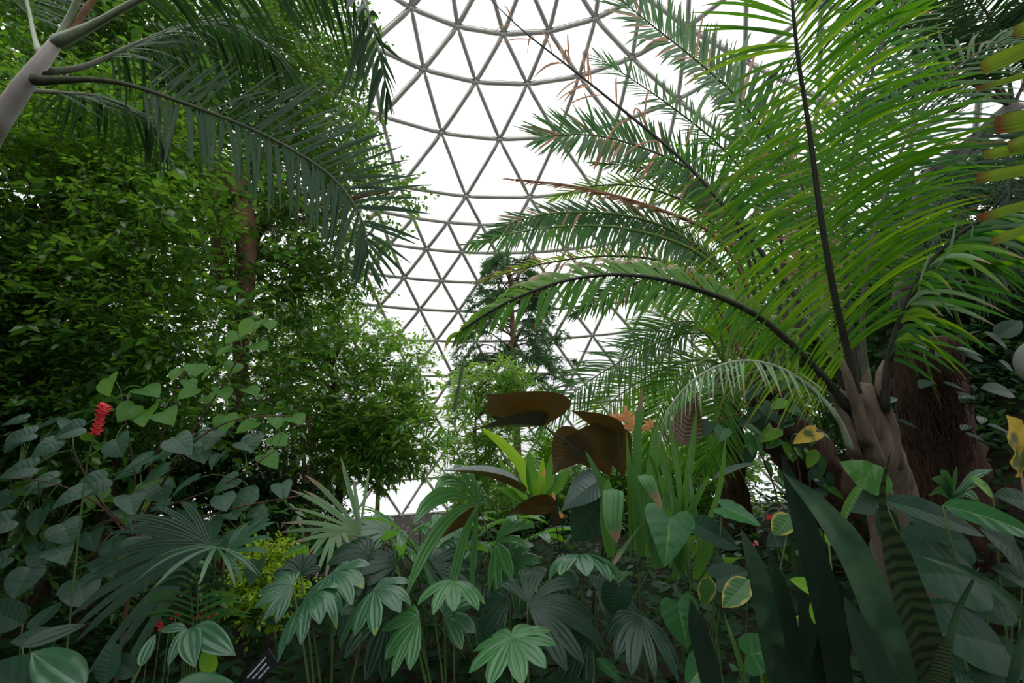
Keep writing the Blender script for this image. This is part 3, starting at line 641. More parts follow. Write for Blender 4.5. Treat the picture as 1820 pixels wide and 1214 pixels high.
# whorled shrub below the conifer
f6 = foot(at(850, 905, 10))
t6 = tree('whorled_shrub', 'loose shrub of whorled narrow leaves below the conifer', 'shrub', [f6, at(850, 860, 10), at(845, 760, 10), at(850, 690, 10)], .04,
     B([(835, 690, 10, 45, 30), (880, 670, 10, 40, 25), (840, 760, 10, 45, 40), (900, 720, 10, 40, 30), (830, 820, 10, 45, 35), (890, 790, 10, 40, 40), (860, 860, 10, 70, 30), (920, 690, 10, 30, 25)]),
     480, .3, 9, .2, M['narrow'], M['bark'], droop=.3, tv=(NV*A([.8, 1, 1]), LEAF_F, LEAF_UV), hollow=.1, single=200)
# back row along the dome foot
for i, (x, y, d, rx, ry, lab, n, m_) in enumerate([
    (120, 640, 11, 130, 120, 'dark background tree seen through gaps at far left', 900, 'dark'), (500, 880, 12, 70, 45, 'low dark bush against the dome foot left of the frosted panes', 420, 'dark'),
    (890, 900, 12, 70, 30, 'low bush at the dome foot right of the frosted panes', 380, 'ficus3'), (1010, 860, 12.5, 90, 70, 'bush at the dome foot behind the brown-backed leaves', 600, 'ficus3'),
    (1200, 800, 12.5, 120, 120, 'broad bush far behind the orange flowers', 900, 'ficus3'), (1420, 560, 10, 130, 130, 'tall bush far behind the large palm crown', 1000, 'ficus'),
    (1680, 470, 10, 150, 150, 'dark tree far behind the palm fronds at the right', 1700, 'dark'), (300, 200, 11.5, 190, 170, 'tree behind the fig canopy at upper left', 900, 'ficus2')]):
    c = blob(x, y, d, rx, ry)[0]; f = foot(c); r = rx*d/F
    tree('background_bush' if y > 600 else 'background_tree', lab, 'tree' if y < 600 else 'bush', [f, (f+c)/2+A([.1, 0, 0]), c], .07,
         [blob(x, y, d, rx, ry), blob(x-rx*.6, y+ry*.5, d, rx*.6, ry*.6), blob(x+rx*.6, y+ry*.4, d, rx*.6, ry*.6)]+([(c*.5+f*.5, A([r*.9, r*.8, max(.3, (c[2]-f[2])*.5)]))] if y > 600 or i > 4 else []),
         int(n*2.2), .4, 8, .16, M[m_], M['bark_dark'], hollow=.2, single=0)

# leafy trees added beyond the frame, around the viewpoint, to shade the bed's corners
for x, y, z, r, lab in ((-7.2, 4.2, 3.6, 2.2, 'broad leafy shade tree added further to the left, outside the frame'), (5.0, .1, 4.0, 2.1, 'leafy shade tree added to the right of the viewpoint, outside the frame'), (-4.9, .2, 4.0, 2.0, 'leafy shade tree added to the left of the viewpoint, outside the frame')):
    f = A([x, y, -.03]); c = A([x, y, z])
    tree('added_shade_tree', lab, 'tree', [f, (f+c)/2+A([.1, 0, 0]), c], .12, [(c, A([r, r*.9, r*.8])), (c+A([r*.5, -r*.4, -r*.6]), A([r*.7, r*.7, r*.6])), (c+A([-r*.5, -r*.5, -r*.5]), A([r*.6, r*.6, r*.6]))], 3000, .4, 8, .17, M['dark'], M['bark_dark'], hollow=.2, single=0)

f = foot(at(1730, 760, 6.4))
tree('bank_shrub', 'dense dark shrub on the bank behind the climber-covered trunk at right', 'shrub', [f, at(1735, 720, 6.4), at(1740, 640, 6.4)], .06,
     B([(1740, 640, 6.4, 90, 70), (1660, 690, 6.6, 80, 70), (1800, 700, 6.2, 80, 80), (1580, 640, 6.9, 70, 70), (1700, 780, 5.8, 100, 50), (1790, 560, 6.4, 70, 50), (1560, 720, 6.6, 60, 60), (1640, 560, 6.9, 60, 50)]), 1900, .35, 7, .15, M['dark'], M['bark_dark'], hollow=.2, single=0)
# ================================================================== palms
# --- leaning grey palm, upper left
pb = foot(at(-260, 700, 2.9))
p = Palm('grey_palm', 'leaning smooth grey palm at upper left with long dark drooping fronds', pb)
p.trunk([pb, at(-190, 480, 2.75), at(-60, 300, 2.6), at(10, 195, 2.55), at(70, 115, 2.5), at(101, 75, 2.5)], [.125, .115, .108, .10, .075, .03], M['shaft'])
p.frond([(60, 143, 2.5), (200, 145, 2.48), (340, 188, 2.42), (480, 245, 2.35), (590, 315, 2.3), (645, 395, 2.25), (655, 470, 2.22)], 52, .50, .0115, M['palm_dark'], M['rachis'], r=(.015, .004), rb=1.9, t0=.27, aL=96, aR=44, a1=40, vee=(4, -4), droop=(.1, .5), n=8, up=(.1, -1, .35))
p.frond([(100, 76, 2.5), (165, 45, 2.45), (245, 0, 2.35), (360, -60, 2.25), (480, -100, 2.2), (590, -70, 2.15), (650, 10, 2.1), (675, 100, 2.1), (690, 170, 2.1)], 50, .50, .012, M['palm_dark'], M['rachis_pale'], r=(.019, .004), rb=1.9, t0=.3, aL=70, aR=70, a1=35, vee=-25, droop=.55, n=8)
p.frond([(104, 72, 2.5), (120, 40, 2.5), (150, -30, 2.45), (200, -160, 2.4), (330, -260, 2.4)], 30, .55, .013, M['palm_dark'], M['rachis_pale'], r=(.016, .004), t0=.3, vee=5)
p.frond([(108, 74, 2.5), (135, 45, 2.52), (175, -10, 2.55), (300, -110, 2.7), (450, -120, 2.9)], 30, .55, .013, M['palm_dark'], M['rachis_dry'], r=(.015, .004), t0=.3, vee=5)
p.frond([(70, 95, 2.55), (60, 60, 2.7), (48, 5, 2.9), (20, -90, 3.1), (-60, -150, 3.2)], 30, .5, .013, M['palm_dark'], M['rachis_pale'], r=(.012, .004), t0=.3)
p.frond([(72, 128, 2.52), (150, 118, 2.7), (250, 75, 3.0), (350, 40, 3.3), (440, 60, 3.6), (520, 130, 3.9)], 54, .62, .013, M['palm_dark'], M['rachis'], r=(.015, .004), t0=.22, vee=-20, droop=.5)
p.frond([(40, 160, 2.6), (110, 165, 2.9), (190, 175, 3.2), (260, 215, 3.4), (300, 275, 3.5)], 34, .45, .012, M['palm_dark'], M['rachis'], r=(.014, .004), t0=.25, vee=-20, droop=.5)
p.done()
# drooping grey frond tip below the first
# --- the large palm on the right
pb = foot(at(1600, 960, 3.9))
p = Palm('feather_palm', 'large feather palm on the right with bright backlit fronds above fibrous trunk', pb)
p.trunk([pb, at(1580, 880, 3.8), at(1556, 810, 3.7), at(1535, 745, 3.65), at(1522, 690, 3.6)], [.27, .22, .19, .18, .11], M['palmbase'], 24, 16, .05)
def base_sheath(px, w=.045):
    X = spline([at(*q) for q in px], 9); V, Fc, uv = tube(X, np.append(np.linspace(w*1.6, w*.7, 8), w*.15), 8, flat=.6, rough=.06); obj('leaf_base', V, Fc, M['palmbase'], p.t, uv)
for b in ([(1560, 830, 3.55), (1535, 760, 3.52), (1512, 690, 3.5), (1500, 640, 3.5)], [(1590, 830, 3.6), (1585, 760, 3.58), (1562, 690, 3.56), (1570, 640, 3.56)], [(1520, 810, 3.6), (1505, 750, 3.58), (1480, 700, 3.58), (1450, 668, 3.56)],
          [(1540, 790, 3.5), (1520, 720, 3.48), (1497, 640, 3.48)], [(1600, 850, 3.7), (1575, 800, 3.6), (1545, 740, 3.6), (1540, 640, 3.7)]): base_sheath(b)
dry3 = lambda q, sd, m: M['palm_tipdry'] if rng.rand() < .8 else M['palm_dry']
p.frond([(1528, 720, 3.55), (1500, 600, 3.5), (1482, 520, 3.45), (1458, 380, 3.4), (1438, 230, 3.35), (1418, 100, 3.25), (1405, -30, 3.15)], 84, 1.16, .0135, M['palm'], M['rachis_dark'], r=(.03, .011), t0=.13, aL=112, aR=57, a1=60, vee=4, droop=(.34, .33), jit=.05, prof=lambda q: np.interp(q, [0, .12, .4, .85, 1], [.6, .9, 1, .8, .55]), up=(-.15, -.85, .5), n=9,
        mats=lambda q, sd, m: M['palm_lime'] if (q < .45 and sd == 0 and rng.rand() < .7) or rng.rand() < .15 else m)
p.frond([(1520, 720, 3.6), (1440, 565, 3.8), (1370, 470, 4.0), (1290, 370, 4.15), (1210, 282, 4.3), (1100, 190, 4.45), (1000, 110, 4.5), (930, 55, 4.55), (862, -10, 4.6)], 46, .62, .012, M['palm'], M['rachis_dark'], r=(.026, .005), t0=.2, aL=60, aR=60, vee=0, droop=.8, up=(-.2, -.8, .5), n=7,
        mats=lambda q, sd, m: (M['palm_dry'] if rng.rand() < .42 else None) if q > .42 else m)
p.frond([(1515, 735, 3.55), (1440, 645, 3.45), (1340, 558, 3.35), (1210, 505, 3.2), (1100, 488, 3.15), (1000, 500, 3.1), (905, 535, 3.05), (845, 570, 3.05), (808, 597, 3.05)], 78, .44, .020, M['palm_tipdry'], M['rachis_dark'], r=(.028, .006), t0=.2, aL=70, aR=58, a1=12, vee=-6, droop=.0, n=10, curl=.8, sides=(0, 1), up=(0, -.9, .3), jit=.1,
        mats=lambda q, sd, m: M['palm_lime'] if q > .75 else m)
p.frond([(1514, 736, 3.56), (1440, 646, 3.46), (1340, 559, 3.36), (1210, 506, 3.21), (1100, 489, 3.16), (1000, 501, 3.11), (905, 536, 3.06), (846, 571, 3.06), (810, 596, 3.06)], 70, .42, .014, M['palm'], M['rachis_dark'], r=(.02, .004), t0=.2, aL=58, aR=65, a1=14, vee=-10, droop=.45, n=8, sides=(1, 0), up=(0, -.9, .3))
p.frond([(1512, 800, 3.4), (1490, 745, 3.35), (1440, 690, 3.3), (1380, 652, 3.2), (1310, 642, 3.1), (1240, 670, 3.05), (1190, 725, 3.05), (1170, 775, 3.05)], 44, .36, .0075, M['palm_pale'], M['rachis_pale'], r=(.018, .005), t0=.22, aL=60, aR=60, vee=-15, droop=.9, n=8)
p.frond([(1570, 730, 3.55), (1580, 640, 3.5), (1612, 540, 3.4), (1660, 460, 3.25), (1730, 400, 3.1), (1830, 360, 2.9), (1940, 380, 2.8)], 40, .66, .02, M['palm'], M['rachis_dark'], r=(.03, .008), t0=.2, aL=70, aR=55, vee=-28, droop=.62, n=8, up=(.1, -.35, .9),
        mats=lambda q, sd, m: M['palm_pale'] if .1 < q < .45 and rng.rand() < .25 else (M['palm_lime'] if rng.rand() < .25 else M['palm_deep']))
p.frond([(1545, 710, 3.65), (1532, 600, 3.75), (1540, 480, 3.85), (1562, 380, 4.0), (1610, 250, 4.1), (1690, 130, 4.2), (1800, 60, 4.2)], 46, .8, .016, M['palm_deep'], M['rachis'], r=(.026, .007), t0=.25, aL=65, aR=60, vee=6, droop=.35, up=(.1, -.8, .5))
p.frond([(1535, 715, 3.7), (1510, 560, 3.95), (1502, 400, 4.2), (1520, 250, 4.4), (1560, 100, 4.5), (1620, -20, 4.6)], 44, .8, .016, M['palm'], M['rachis_dark'], r=(.024, .007), t0=.25, aL=65, aR=60, vee=6, droop=.35, up=(0, -.8, .5))
p.frond([(1515, 730, 3.75), (1430, 640, 4.1), (1340, 560, 4.6), (1270, 500, 5.0), (1180, 470, 5.4)], 44, .6, .014, M['palm_lime'], M['rachis'], r=(.022, .006), t0=.25, vee=15, droop=.4)
p.frond([(1522, 700, 3.6), (1480, 620, 3.6), (1455, 560, 3.6), (1440, 520, 3.6)], 16, .35, .010, M['palm_pale'], M['rachis_pale'], r=(.016, .006), t0=.25, aL=14, aR=14, a1=8, vee=5, droop=.05)
for L in ([(1335, 58, 3.3), (1312, 105, 3.25), (1298, 150, 3.25)], [(1316, 112, 3.25), (1312, 190, 3.2), (1338, 262, 3.2)], [(1282, 132, 3.3), (1245, 190, 3.25), (1218, 262, 3.25)], [(1412, 60, 3.25), (1385, 75, 3.2), (1372, 62, 3.2)], [(1700, 395, 3.1), (1690, 440, 3.05), (1662, 482, 3.05)], [(1730, 400, 3.05), (1728, 450, 3.0), (1735, 495, 3.0)], [(1655, 450, 3.2), (1640, 490, 3.15), (1632, 530, 3.15)]):
    blade([at(*q) for q in L], RT+FW*.3, .016, M['palm_pale'], p.t, 'withered_leaflet', m=3, n=9, fold=.3)
p.done()
# --- shorter palm leaning behind it, fronds reaching over the dome
pb = foot(at(1480, 930, 6.0))
p = Palm('leaning_palm', 'shaggy leaning palm behind, deep green fronds reaching left across the dome', pb)
p.trunk([pb, at(1450, 850, 5.8), at(1400, 770, 5.7), at(1350, 690, 5.6)], [.36, .34, .32, .2], M['fibre'], 20, 16, .12)
DG = M['palm_deep']
PF = lambda q: np.interp(q, [0, .2, .8, .95, 1], [.7, 1, .95, .75, .5])
def deadmix(q, sd, m): return M['palm_dry'] if rng.rand() < .12 else m
p.frond([(1360, 690, 5.5), (1425, 480, 5.6), (1400, 310, 5.6), (1330, 195, 5.5), (1240, 110, 5.4), (1165, 50, 5.3), (1085, -15, 5.2)], 130, .95, .019, DG, M['rachis'], r=(.03, .006), t0=.35, aL=76, aR=76, a1=66, prof=PF, vee=8, droop=.1, up=(.2, -.9, .3), jit=.04, mats=deadmix)
p.frond([(1352, 690, 5.5), (1335, 480, 5.4), (1290, 370, 5.3), (1230, 305, 5.2), (1140, 262, 5.1), (1050, 240, 5.0), (960, 243, 4.95)], 130, .58, .018, DG, M['rachis'], r=(.028, .006), t0=.38, aL=74, aR=74, a1=62, prof=PF, vee=5, droop=.08, up=(0, -.9, .3), mats=deadmix)
p.frond([(1350, 690, 5.5), (1310, 520, 5.3), (1220, 425, 5.1), (1120, 385, 5.0), (1000, 378, 4.9), (920, 392, 4.85), (862, 420, 4.8)], 120, .42, .015, DG, M['rachis_green'], r=(.028, .006), t0=.36, aL=62, aR=66, vee=-5, droop=(.35, .05), n=6, up=(0, -.85, .4), mats=deadmix)
p.frond([(1350, 690, 5.4), (1320, 540, 5.2), (1240, 450, 5.0), (1120, 408, 4.9), (1010, 402, 4.8), (910, 415, 4.75), (838, 434, 4.7)], 120, .46, .014, DG, M['rachis_green'], r=(.028, .006), t0=.34, aL=70, aR=78, vee=-5, droop=(.5, .05), n=6, up=(0, -.85, .4), mats=lambda q, sd, m: M['palm'] if q > .55 and rng.rand() < .6 else m)
p.frond([(1350, 690, 5.6), (1320, 480, 5.5), (1240, 375, 5.4), (1150, 335, 5.3), (1060, 330, 5.25), (980, 352, 5.2)], 72, .40, .013, M['palm_lime'], M['rachis_green'], r=(.024, .006), t0=.4, vee=0, droop=(.3, .05), n=6, up=(0, -.85, .4))
p.frond([(1352, 690, 5.3), (1330, 520, 5.1), (1270, 420, 5.0), (1180, 375, 4.9), (1040, 335, 4.8), (905, 318, 4.75)], 60, .26, .008, M['palm_dry'], M['rachis_dry'], r=(.024, .012), t0=.4, aL=9, aR=9, a1=6, vee=-30, droop=.22, n=6, label='dead brown frond')
p.frond([(1370, 690, 5.6), (1400, 520, 5.9), (1370, 380, 6.1), (1290, 270, 6.2), (1180, 180, 6.3), (1060, 100, 6.4)], 70, .5, .015, DG, M['rachis'], r=(.026, .006), t0=.4, a1=45, prof=PF, vee=5, droop=.15, up=(.2, -.9, .3))
p.frond([(1372, 690, 5.6), (1440, 500, 5.8), (1480, 330, 5.8), (1520, 180, 5.7), (1580, 50, 5.6), (1660, -60, 5.5)], 70, .6, .016, DG, M['rachis'], r=(.028, .007), t0=.35, vee=8, droop=.25, up=(.1, -.9, .3), mats=deadmix)
p.frond([(1372, 690, 5.6), (1460, 540, 5.9), (1540, 420, 6.0), (1640, 330, 6.0), (1760, 290, 5.9), (1860, 310, 5.8)], 70, .55, .016, DG, M['rachis'], r=(.028, .007), t0=.35, vee=8, droop=.3)
p.frond([(1355, 690, 5.6), (1390, 560, 6.2), (1330, 450, 6.6), (1250, 400, 7.0), (1130, 440, 7.3), (1040, 520, 7.4)], 66, .5, .013, M['palm'], M['rachis'], r=(.026, .006), t0=.35, vee=-5, droop=.35)
p.frond([(1345, 695, 5.5), (1270, 540, 5.6), (1190, 470, 5.6), (1080, 455, 5.6), (960, 470, 5.6), (850, 500, 5.6)], 66, .34, .012, M['palm_tipdry'], M['rachis_dry'], r=(.024, .006), t0=.35, vee=20, droop=.25, n=6, mats=lambda q, sd, m: M['palm_dry'] if rng.rand() < .2 else m)
for pts, ll, mt in (([(1352, 690, 5.6), (1320, 560, 5.7), (1260, 500, 5.7), (1180, 490, 5.7), (1090, 520, 5.7), (1020, 560, 5.7)], .4, 'palm_deep'), ([(1360, 690, 5.6), (1350, 500, 5.6), (1310, 400, 5.5), (1240, 340, 5.4), (1150, 300, 5.4), (1060, 290, 5.3)], .42, 'palm'),
                    ([(1365, 690, 5.8), (1390, 480, 5.9), (1380, 350, 5.9), (1350, 250, 5.9), (1290, 150, 5.9), (1220, 60, 5.9)], .6, 'palm_deep'), ([(1372, 690, 5.7), (1430, 560, 5.8), (1500, 480, 5.8), (1580, 450, 5.8), (1670, 470, 5.7)], .5, 'palm'), ([(1368, 690, 5.7), (1420, 600, 5.6), (1450, 480, 5.6), (1440, 370, 5.6), (1400, 280, 5.6)], .5, 'palm_tipdry')):
    p.frond(pts, 80, ll, .015, M[mt], M['rachis'], r=(.026, .006), t0=.35, aL=64, aR=64, vee=0, droop=.25, n=6, up=(0, -.85, .4), mats=deadmix)
for k in range(7):
    a0 = at(1340+k*12, 700, 5.35); stalk([a0, a0+A([.02*k-.08, -.05, .25]), a0+A([.06*k-.2, .0, .55])], (.03, .018), M['rachis_green'], p.t, 'leaf_stalk')
p.done()
# --- pale date palm in the middle distance
pb = foot(at(1300, 900, 8.2))
p = Palm('date_palm', 'pale feathery palm in the middle distance above the orange flowers', pb)
p.trunk([pb, at(1296, 800, 8.2), at(1290, 660, 8.2)], [.28, .26, .2], M['fibre'], 14, 12, .1)
for pts, mt in (([(1290, 650, 8.2), (1250, 590, 8.1), (1190, 600, 8.0), (1090, 650, 7.8), (1010, 705, 7.7), (960, 755, 7.7)], 'palm_deep'), ([(1290, 650, 8.2), (1240, 575, 8.3), (1170, 585, 8.3), (1120, 620, 8.3)], 'palm'),
               ([(1290, 655, 8.2), (1240, 640, 8.0), (1160, 665, 7.8), (1080, 720, 7.6), (1050, 770, 7.6)], 'palm_lime'), ([(1290, 655, 8.2), (1255, 640, 7.8), (1200, 680, 7.5), (1170, 740, 7.4), (1150, 800, 7.4)], 'palm'),
               ([(1295, 655, 8.2), (1330, 570, 8.3), (1390, 540, 8.3), (1450, 570, 8.3)], 'palm'), ([(1290, 655, 8.2), (1270, 560, 8.2), (1210, 520, 8.2), (1130, 530, 8.2)], 'palm_lime'),
               ([(1290, 660, 8.1), (1290, 690, 7.7), (1270, 760, 7.4), (1250, 830, 7.3)], 'palm'), ([(1300, 660, 8.2), (1350, 640, 8.0), (1400, 690, 7.9), (1420, 760, 7.9)], 'palm_lime'), ([(1290, 650, 8.2), (1300, 560, 8.6), (1270, 480, 8.9), (1200, 440, 9.2)], 'palm')):
    p.frond(pts, 72, .85, .0145, M[mt], M['rachis_green'], r=(.024, .006), t0=.18, aL=56, aR=58, a1=25, vee=5, droop=.2, n=6, up=(0, -.8, .5))
p.done()
pb = foot(at(985, 905, 8.8))
p = Palm('young_palm', 'small arching feather palm below the brown-backed leaves', pb)
p.trunk([pb, at(985, 880, 8.8), at(984, 855, 8.8)], [.07, .07, .05], M['fibre'], 8, 8)
for pts in ([(984, 860, 8.8), (965, 800, 8.6), (935, 775, 8.4), (905, 800, 8.3)], [(984, 860, 8.8), (975, 790, 8.8), (950, 745, 8.8)], [(984, 860, 8.8), (1000, 790, 8.7), (1030, 770, 8.6), (1060, 800, 8.5)], [(984, 860, 8.8), (990, 780, 8.8), (1010, 740, 8.9)]):
    p.frond(pts, 40, .42, .011, M['palm'], M['rachis_green'], r=(.014, .004), t0=.2, vee=15, droop=.2, n=5)
p.done()
# --- dark palm at upper right with a scaly grey trunk
pb = foot(at(1560, 900, 7.0))
p = Palm('scaly_palm', 'dark palm at upper right with a grey scaly leaning trunk', pb)
p.trunk([pb, at(1590, 600, 6.8), at(1640, 345, 6.6), at(1720, 262, 6.5), at(1800, 190, 6.4)], [.17, .14, .11, .11, .10], M['scaly'], 26, 12, .12)
for pts in ([(1800, 190, 6.4), (1700, 90, 6.2), (1580, 40, 6.0), (1460, 60, 5.8), (1370, 130, 5.7)], [(1800, 190, 6.4), (1700, 140, 6.1), (1590, 150, 5.8), (1490, 210, 5.6)], [(1800, 190, 6.4), (1780, 80, 6.2), (1720, -20, 6.0), (1620, -60, 5.9)],
            [(1800, 190, 6.4), (1840, 100, 6.2), (1850, 0, 6)], [(1800, 190, 6.4), (1860, 250, 6.1), (1870, 380, 5.9), (1850, 500, 5.8)], [(1800, 190, 6.4), (1750, 230, 6.1), (1690, 330, 5.8), (1650, 440, 5.7)], [(1800, 190, 6.4), (1800, 300, 6.2), (1780, 420, 6.0), (1740, 540, 5.9)],
            [(1800, 190, 6.4), (1690, 30, 6.8), (1560, -20, 7), (1440, -10, 7.1)]):
    p.frond(pts, 90, .8, .0175, M['palm_dark'], M['rachis'], r=(.024, .006), t0=.15, aL=65, aR=65, vee=-10, droop=.3, n=5)
p.done()
# --- blunt brown-tipped leaflets entering at the right edge
pb = foot(at(2150, 700, 2.1))
p = Palm('blunt_leaved_palm', 'near palm at the right edge with blunt brown-tipped yellow-green leaflets', pb)
p.trunk([pb, at(2140, 560, 2.1), at(2120, 470, 2.1)], [.05, .045, .04], M['rachis'], 10, 10)
blunt = ([0, .15, .6, .9, .985, 1], [.25, .6, .95, 1, .95, .8])
fo = stalk([at(2120, 480, 2.1), at(2070, 330, 2.05), at(2030, 190, 2.0), at(2010, 60, 1.95), at(1990, -60, 1.9)], (.016, .007), M['rachis'], p.t, 'frond', 14)
for x0, y0, x1, y1, w in ((2005, 30, 1742, 122, .034), (2012, 100, 1735, 158, .012), (2030, 190, 1765, 225, .042), (2035, 210, 1790, 262, .03), (2040, 240, 1748, 276, .022), (2045, 280, 1735, 318, .024), (2052, 320, 1738, 388, .02), (2060, 340, 1760, 430, .02), (1998, -10, 1800, 60, .03)):
    a, b = at(x0, y0, 2.02), at(x1, y1, 1.85); blade([a, (a+b)/2+Z3*.02, b], UP+RT*.2, w, M['praemorse'], fo, 'leaflet', m=5, n=10, fold=.25, pleat=.04, np_=1, prof=blunt)
p.done()
# ================================================================== undergrowth and foreground
def gpt(x, y, d): return foot(at(x, y, d))
def plant(name, label, cat, x, y, d, group=None): return empty(name, label, cat, gpt(x, y, d), group)
def stem_to(t, hub, r=(.009, .006), mat='stem_green', via=None, name='stalk'):
    b = A(t.location)+A([rng.randn()*.02, rng.randn()*.02, 0]); m = via if via is not None else (b*.45+A(hub)*.55)+Z3*.06
    return stalk([b, m, hub], r, M[mat], t, name, 9, 5)
def fanpx(t, hx, hy, d, tx, ty, dd, lobes, spread, hw, mat, droop=.35, up=None, stem=True, scale=1., pleats=3, lens=None, prof=None, jit=.06, smat='stem_green', via=None, label=None):
    hub = at(hx, hy, d); tip = at(tx, ty, d+dd); L = np.linalg.norm(tip-hub)*scale*1.36; spread = min(150, spread*1.12); hw = hw*.95; ax = tip-hub+Z3*droop*L*1.25
    u = A(up) if up is not None else UP*1.-FW*.55
    fan(hub, ax, u, L, lobes, math.radians(spread), hw, M[mat], t, droop, pleats, 13, label=label, jit=jit, lens=lens, prof=prof)
    if stem: stem_to(t, hub, mat=smat, via=via)
def broadpx(t, bx, by, d, tx, ty, dd, outline, mat, wsc=1., up=None, bend=.15, fold=.15, wave=0., stem=True, label=None, name='leaf', smat='stem_green', via=None, rs=(.007, .004)):
    b = at(bx, by, d); tip = at(tx, ty, d+dd); L = np.linalg.norm(tip-b); u = A(up) if up is not None else UP*.8-FW*.7
    y = nrm(tip-b); broad(b, y+nrm(u-y*(u@y))*bend*.9, u, L, outline, M[mat], t, name, wsc, bend, fold, wave=wave, label=label)
    if stem: stem_to(t, b, rs, smat, via)
def swordpx(t, pts, hwpx, mat, wd=None, m=5, fold=.25, thick=0., prof=None, n=18, label=None, wave=0., pleat=0., np_=0):
    P = [at(*p) for p in pts]; d = pts[len(pts)//2][2]; return blade(P, RT if wd is None else A(wd), hwpx*d/F, M[mat], t, m=m, n=n, fold=fold, thick=thick, prof=prof, label=label, wave=wave, pleat=pleat, np_=np_)
SN = ([0, .1, .4, .75, .9, .97, 1], [.55, .8, 1, .8, .45, .18, .02])

# --- heart-leaved shrub, left
t = empty('heart_leaved_shrub', 'bushy heart-leaved shrub with bright backlit leaves at lower left', 'shrub', gpt(235, 1020, 3.7))
b0 = A(t.location); tips = []
for pts in ([(250, 900, 3.6), (300, 830, 3.5), (360, 740, 3.4), (410, 660, 3.35), (450, 590, 3.3)], [(235, 930, 3.6), (240, 850, 3.5), (225, 760, 3.45), (215, 695, 3.4)], [(240, 940, 3.6), (300, 900, 3.5), (400, 860, 3.4), (490, 800, 3.3)],
            [(230, 960, 3.6), (180, 900, 3.5), (100, 860, 3.4), (30, 850, 3.3)], [(245, 900, 3.6), (280, 800, 3.55), (310, 700, 3.5), (330, 650, 3.45)], [(235, 950, 3.6), (170, 880, 3.45), (130, 800, 3.35)], [(240, 960, 3.5), (210, 940, 3.3), (150, 1000, 3.2)], [(250, 930, 3.5), (330, 800, 3.3), (420, 745, 3.2), (520, 740, 3.15)],
            [(240, 960, 3.6), (330, 930, 3.4), (430, 900, 3.2), (540, 880, 3.1)]):
    X = spline([b0, at(240, 975, 3.65)]+[at(*p) for p in pts], 22); V, Fc, uv = tube(X, np.linspace(.017, .004, 22), 6); obj('branch', V, Fc, M['stem_brown'], t, uv); tips.append(X)
allX = np.concatenate([x[9:] for x in tips])
def heartleaf(x, y, d, ang, L, mat):
    """leaf whose blade hangs from its stalk; ang = direction of the tip in the picture plane, degrees from down"""
    b = at(x, y, d); a = math.radians(ang+rng.randn()*8); L = L*.9; tip = RT*math.sin(a)*1.1-UP*math.cos(a)*.5-FW*(.5+.6*rng.rand()); up = UP*(.9+.3*rng.rand())-FW*(.25+.5*rng.rand())+RT*rng.randn()*.4
    broad(b, tip, up, L, ROUND if rng.rand() < .5 else HEART, M[mat], t, bend=.2+.15*rng.rand(), fold=.12+.12*rng.rand(), n=13, m=4, wave=.02)
    q = allX[np.argmin(np.linalg.norm(allX-b, axis=1))]; stalk([q, (q+b)/2+Z3*.03, b], (.004, .0025), M['stem_green'], t, 'stalk', 6, 4)
for x, y, ang, L in ((452, 572, -20, .16), (476, 570, 40, .13), (422, 594, -10, .13), (455, 612, 60, .16), (412, 618, -50, .13), (418, 645, 20, .14), (384, 652, -10, .15), (348, 648, 40, .16), (322, 655, -20, .14), (335, 676, 20, .13),
                     (192, 672, 25, .21), (255, 690, 75, .22), (262, 728, 35, .22), (372, 703, 55, .17), (290, 732, 60, .2), (402, 738, 15, .19), (455, 750, -60, .16), (488, 742, 40, .13), (520, 738, 80, .16), (240, 720, -15, .17), (350, 690, -35, .15), (395, 690, 40, .16), (440, 690, 70, .15)):
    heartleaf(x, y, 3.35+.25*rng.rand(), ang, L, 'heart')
for x, y, ang, L in ((60, 770, -70, .18), (45, 745, -80, .16), (100, 785, -30, .16), (145, 760, -60, .17), (205, 780, 20, .2), (310, 780, 40, .22), (300, 830, -20, .2), (345, 800, 60, .19), (380, 765, 20, .2), (430, 785, 70, .17), (420, 850, -60, .18), (450, 875, -30, .2),
                     (280, 860, 50, .2), (190, 850, -60, .22), (230, 880, 50, .2), (150, 870, -40, .2), (100, 850, -70, .2), (60, 830, -80, .2), (20, 880, -30, .2), (75, 905, 10, .2), (20, 925, -60, .22), (110, 930, 40, .22), (160, 945, 50, .22), (100, 975, 70, .2),
                     (15, 990, -50, .2), (140, 1030, 30, .24), (55, 1010, 20, .22), (200, 960, 30, .2), (245, 955, 20, .19), (330, 905, 50, .18), (375, 925, 30, .19), (395, 880, 60, .17), (305, 960, 20, .18), (470, 920, -30, .15), (500, 860, 50, .16), (350, 850, -30, .2), (270, 810, -50, .2), (330, 955, 60, .17), (420, 940, 30, .16), (240, 1000, -30, .18), (180, 1000, 60, .2)):
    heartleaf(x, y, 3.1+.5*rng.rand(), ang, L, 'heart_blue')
for k in range(42):
    x, y = 40+rng.rand()*460, 740+rng.rand()*260; heartleaf(x, y, 3.5+.6*rng.rand(), rng.randn()*60, .15+.06*rng.rand(), 'heart_blue' if rng.rand() < .8 else 'heart')
